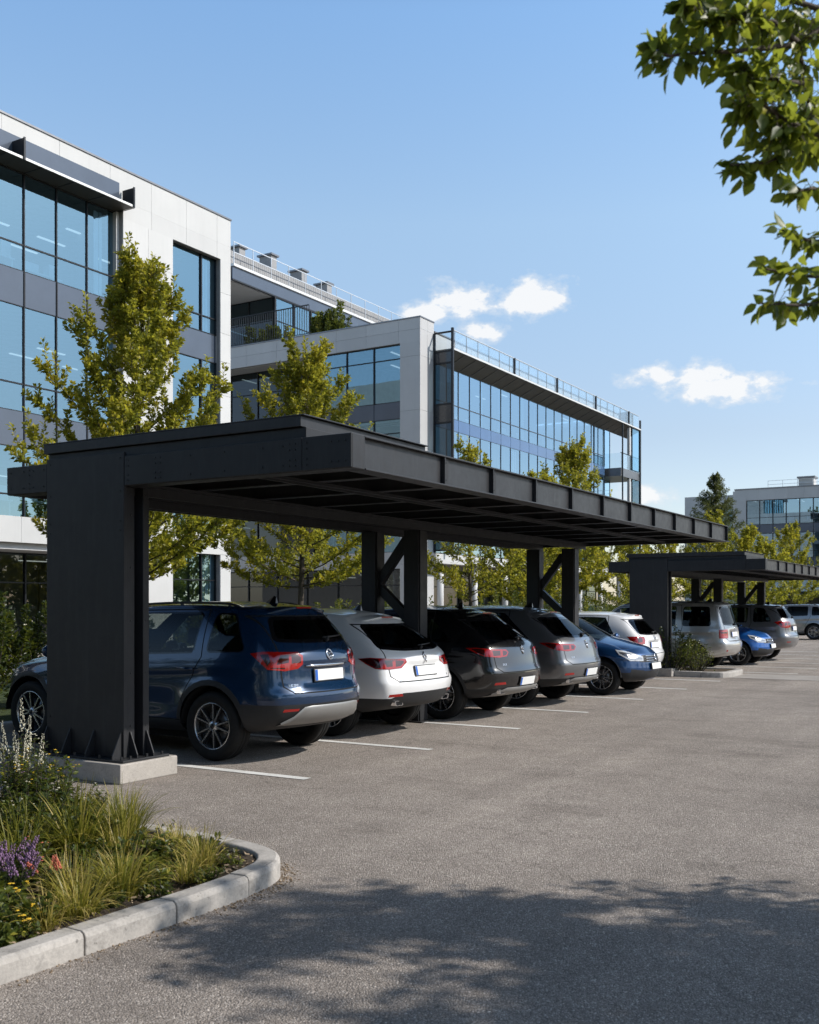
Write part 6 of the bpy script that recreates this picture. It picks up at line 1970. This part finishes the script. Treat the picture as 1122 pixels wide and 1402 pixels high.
for i, (x, y, w_, tb, what) in enumerate(((-4.08, 4.45, .26, .66, 'just inside the kerb below the upright dry tuft'), (-4.10, 4.12, .28, .50, 'just inside the kerb right of the bright green arching tuft'), (-4.14, 3.78, .26, .60, 'just inside the kerb between two arching grass tufts'), (-4.12, 3.20, .30, .55, 'just inside the kerb at the bottom left edge of the photo'), (-4.20, 4.80, .24, .75, 'at the very tip of the bed inside the curved kerb'))):
    herb('low creeping green plant '+what, (x, y), .10, w_, 340+i, .04, 320, tb, group='creeping plants along the bed kerb')
c = build_car(spec(SUV, paint=P_BLUE, aerial_mat=M['gloss_black'], wipy=-.05), 'dark blue SUV parked beside the wide steel column nearest the flower bed', GRP_CARS)
place_car(c, -6.46, 9.16)
c = build_car(spec(CROSS, paint=P_WHITE), 'white crossover with black lower bumper, between the dark blue SUV and the black car', GRP_CARS)
place_car(c, -6.66, 11.53)
c = build_car(spec(CROSS2, paint=P_BLACK, handle_mat=M['gloss_black']), 'glossy black crossover with its plate low in the bumper, beside the white crossover', GRP_CARS)
place_car(c, -6.42, 13.93)
c = build_car(spec(CROSS2, paint=P_GREY, rim=1, spoiler=.14), 'graphite grey crossover between the black crossover and the blue car parked nose out', GRP_CARS)
place_car(c, -6.38, 16.35)
b = spec(HATCH, paint=P_BLUE2, L=4.1)
c = build_car(b, 'blue hatchback parked nose out beside the graphite grey crossover', GRP_CARS)
place_car(c, -6.14-4.1, 18.95, 1)
c = build_car(spec(HATCH, paint=P_WHITE), 'small white hatchback behind the nose of the blue hatchback', GRP_CARS)
place_car(c, -7.0, 21.75)
c = build_car(spec(MPV, paint=P_SILVER), 'boxy silver estate car with square tail lights, first under the far carport', GRP_CARS)
place_car(c, -6.62, 27.05)
c = build_car(spec(HATCH, paint=P_BLUE3, rim=2), 'bright blue hatchback parked nose out beside the boxy silver estate', GRP_CARS)
place_car(c, -6.35-4.1, 29.75, 1)
c = build_car(spec(SUV, paint=P_GREY2, plate_z=.95, strip_z=None, emblem_z=None, rim=1, skid=None, clad=False), 'mid grey estate with sloping rear window beyond the bright blue hatchback', GRP_CARS)
place_car(c, -6.20, 32.4)
c = build_car(spec(SUV, paint=P_GREY3, rim=1, skid=None, clad=False), 'light grey SUV seen side on at the far end of the lot', GRP_CARS)
place_car(c, -8.2, 52.6)
# ------------------------------------------------------------------ camera, light
cam = bpy.data.cameras.new('camera'); co = bpy.data.objects.new('camera', cam); COL.objects.link(co)
co.location = (0, 0, 1.65); co.rotation_euler = (R(90), 0, R(31.25))
cam.sensor_fit = 'HORIZONTAL'; cam.sensor_width = 36.0; cam.lens = 36.0*1432/1122
cam.shift_y = (828-701)/1122.0*1.0
cam.clip_start = 0.05; cam.clip_end = 6000
cam.dof.use_dof = True; cam.dof.focus_distance = 13.0; cam.dof.aperture_fstop = 6.3
scene.camera = co
SUN_AZ, SUN_EL = R(26), R(38.5)          # azimuth from +X towards +Y
sv = Vector((math.cos(SUN_EL)*math.cos(SUN_AZ), math.cos(SUN_EL)*math.sin(SUN_AZ), math.sin(SUN_EL)))
sl = bpy.data.lights.new('sun', 'SUN'); sl.energy = 5.0; sl.angle = R(0.5); sl.color = (1, .95, .88)
so = bpy.data.objects.new('sun', sl); COL.objects.link(so)
so.rotation_euler = sv.to_track_quat('Z', 'Y').to_euler(); so.location = sv*60
w = bpy.data.worlds.new('World'); scene.world = w; w.use_nodes = True
nt = w.node_tree; bg = nt.nodes['Background']
sky = nt.nodes.new('ShaderNodeTexSky'); sky.sky_type = 'NISHITA'; sky.sun_disc = False
sky.sun_elevation = SUN_EL; sky.sun_rotation = PI/2-SUN_AZ
sky.air_density = 1.0; sky.dust_density = 0.6; sky.ozone_density = 1.5; sky.altitude = 100
# fair-weather clouds set at fixed compass bearings of the sky dome
tc = nt.nodes.new('ShaderNodeTexCoord')
sep = nt.nodes.new('ShaderNodeSeparateXYZ'); nt.links.new(tc.outputs['Generated'], sep.inputs[0])
azn = math_(nt, 'ARCTAN2', sep.outputs['X'], sep.outputs['Y'])       # clockwise from +Y
eln = math_(nt, 'ARCSINE', sep.outputs['Z'])
cv = nt.nodes.new('ShaderNodeCombineXYZ'); nt.links.new(azn, cv.inputs[0]); nt.links.new(math_(nt, 'MULTIPLY', eln, 1.5), cv.inputs[1])
n1 = noise(nt, cv.outputs[0], 38, 10, 0.60); n2 = noise(nt, cv.outputs[0], 11, 5, 0.55)
nn = math_(nt, 'ADD', math_(nt, 'MULTIPLY', math_(nt, 'SUBTRACT', n1, 0.5), 3.4), math_(nt, 'MULTIPLY', math_(nt, 'SUBTRACT', n2, 0.5), 1.6))
total = None
for (az, el, ra_, re_, amp) in CLOUDS:
    dx = math_(nt, 'DIVIDE', math_(nt, 'SUBTRACT', azn, R(az)), R(ra_))
    dy = math_(nt, 'DIVIDE', math_(nt, 'SUBTRACT', eln, R(el)), R(re_))
    r2 = math_(nt, 'ADD', math_(nt, 'MULTIPLY', dx, dx), math_(nt, 'MULTIPLY', dy, dy))
    m_ = math_(nt, 'MULTIPLY', math_(nt, 'SUBTRACT', 1.0, math_(nt, 'SQRT', r2)), amp*1.9)
    total = m_ if total is None else math_(nt, 'MAXIMUM', total, m_)
dens = math_(nt, 'ADD', total, math_(nt, 'MULTIPLY', nn, 1.25))
mask = ramp(nt, dens, [(0.0, 0.0), (0.6, 0.40), (1.5, 0.90)])
# the air is paler and brighter low down, deeper overhead
elf = math_(nt, 'DIVIDE', eln, R(90))
grad = ramp(nt, elf, SKY_GRAD)
skyc = mixc(nt, 1.0, sky.outputs[0], grad, 'MULTIPLY')
sk2 = N(nt, 'ShaderNodeVectorMath', operation='SCALE'); sk2.inputs['Scale'].default_value = 3.0
nt.links.new(skyc, sk2.inputs[0])
cc = mixc(nt, ramp(nt, dens, [(0.5, 0.0), (1.4, 1.0)]), tuple(c*k for c, k in zip(CLOUD_COL, (.84, .88, .93))), CLOUD_COL)
skyc = mixc(nt, mask, sk2.outputs[0], cc)
nt.links.new(skyc, bg.inputs['Color']); bg.inputs['Strength'].default_value = SKY_STR
vs_ = scene.view_settings
vs_.view_transform = 'Standard'; vs_.look = 'None'; vs_.exposure = EXPO; vs_.gamma = 1.0; vs_.use_curve_mapping = False
cy = scene.cycles
cy.use_denoising = True; cy.max_bounces = 9; cy.diffuse_bounces = 4; cy.glossy_bounces = 5; cy.transparent_max_bounces = 24; cy.transmission_bounces = 4
cy.caustics_reflective = False; cy.caustics_refractive = False; cy.sample_clamp_indirect = 6.0
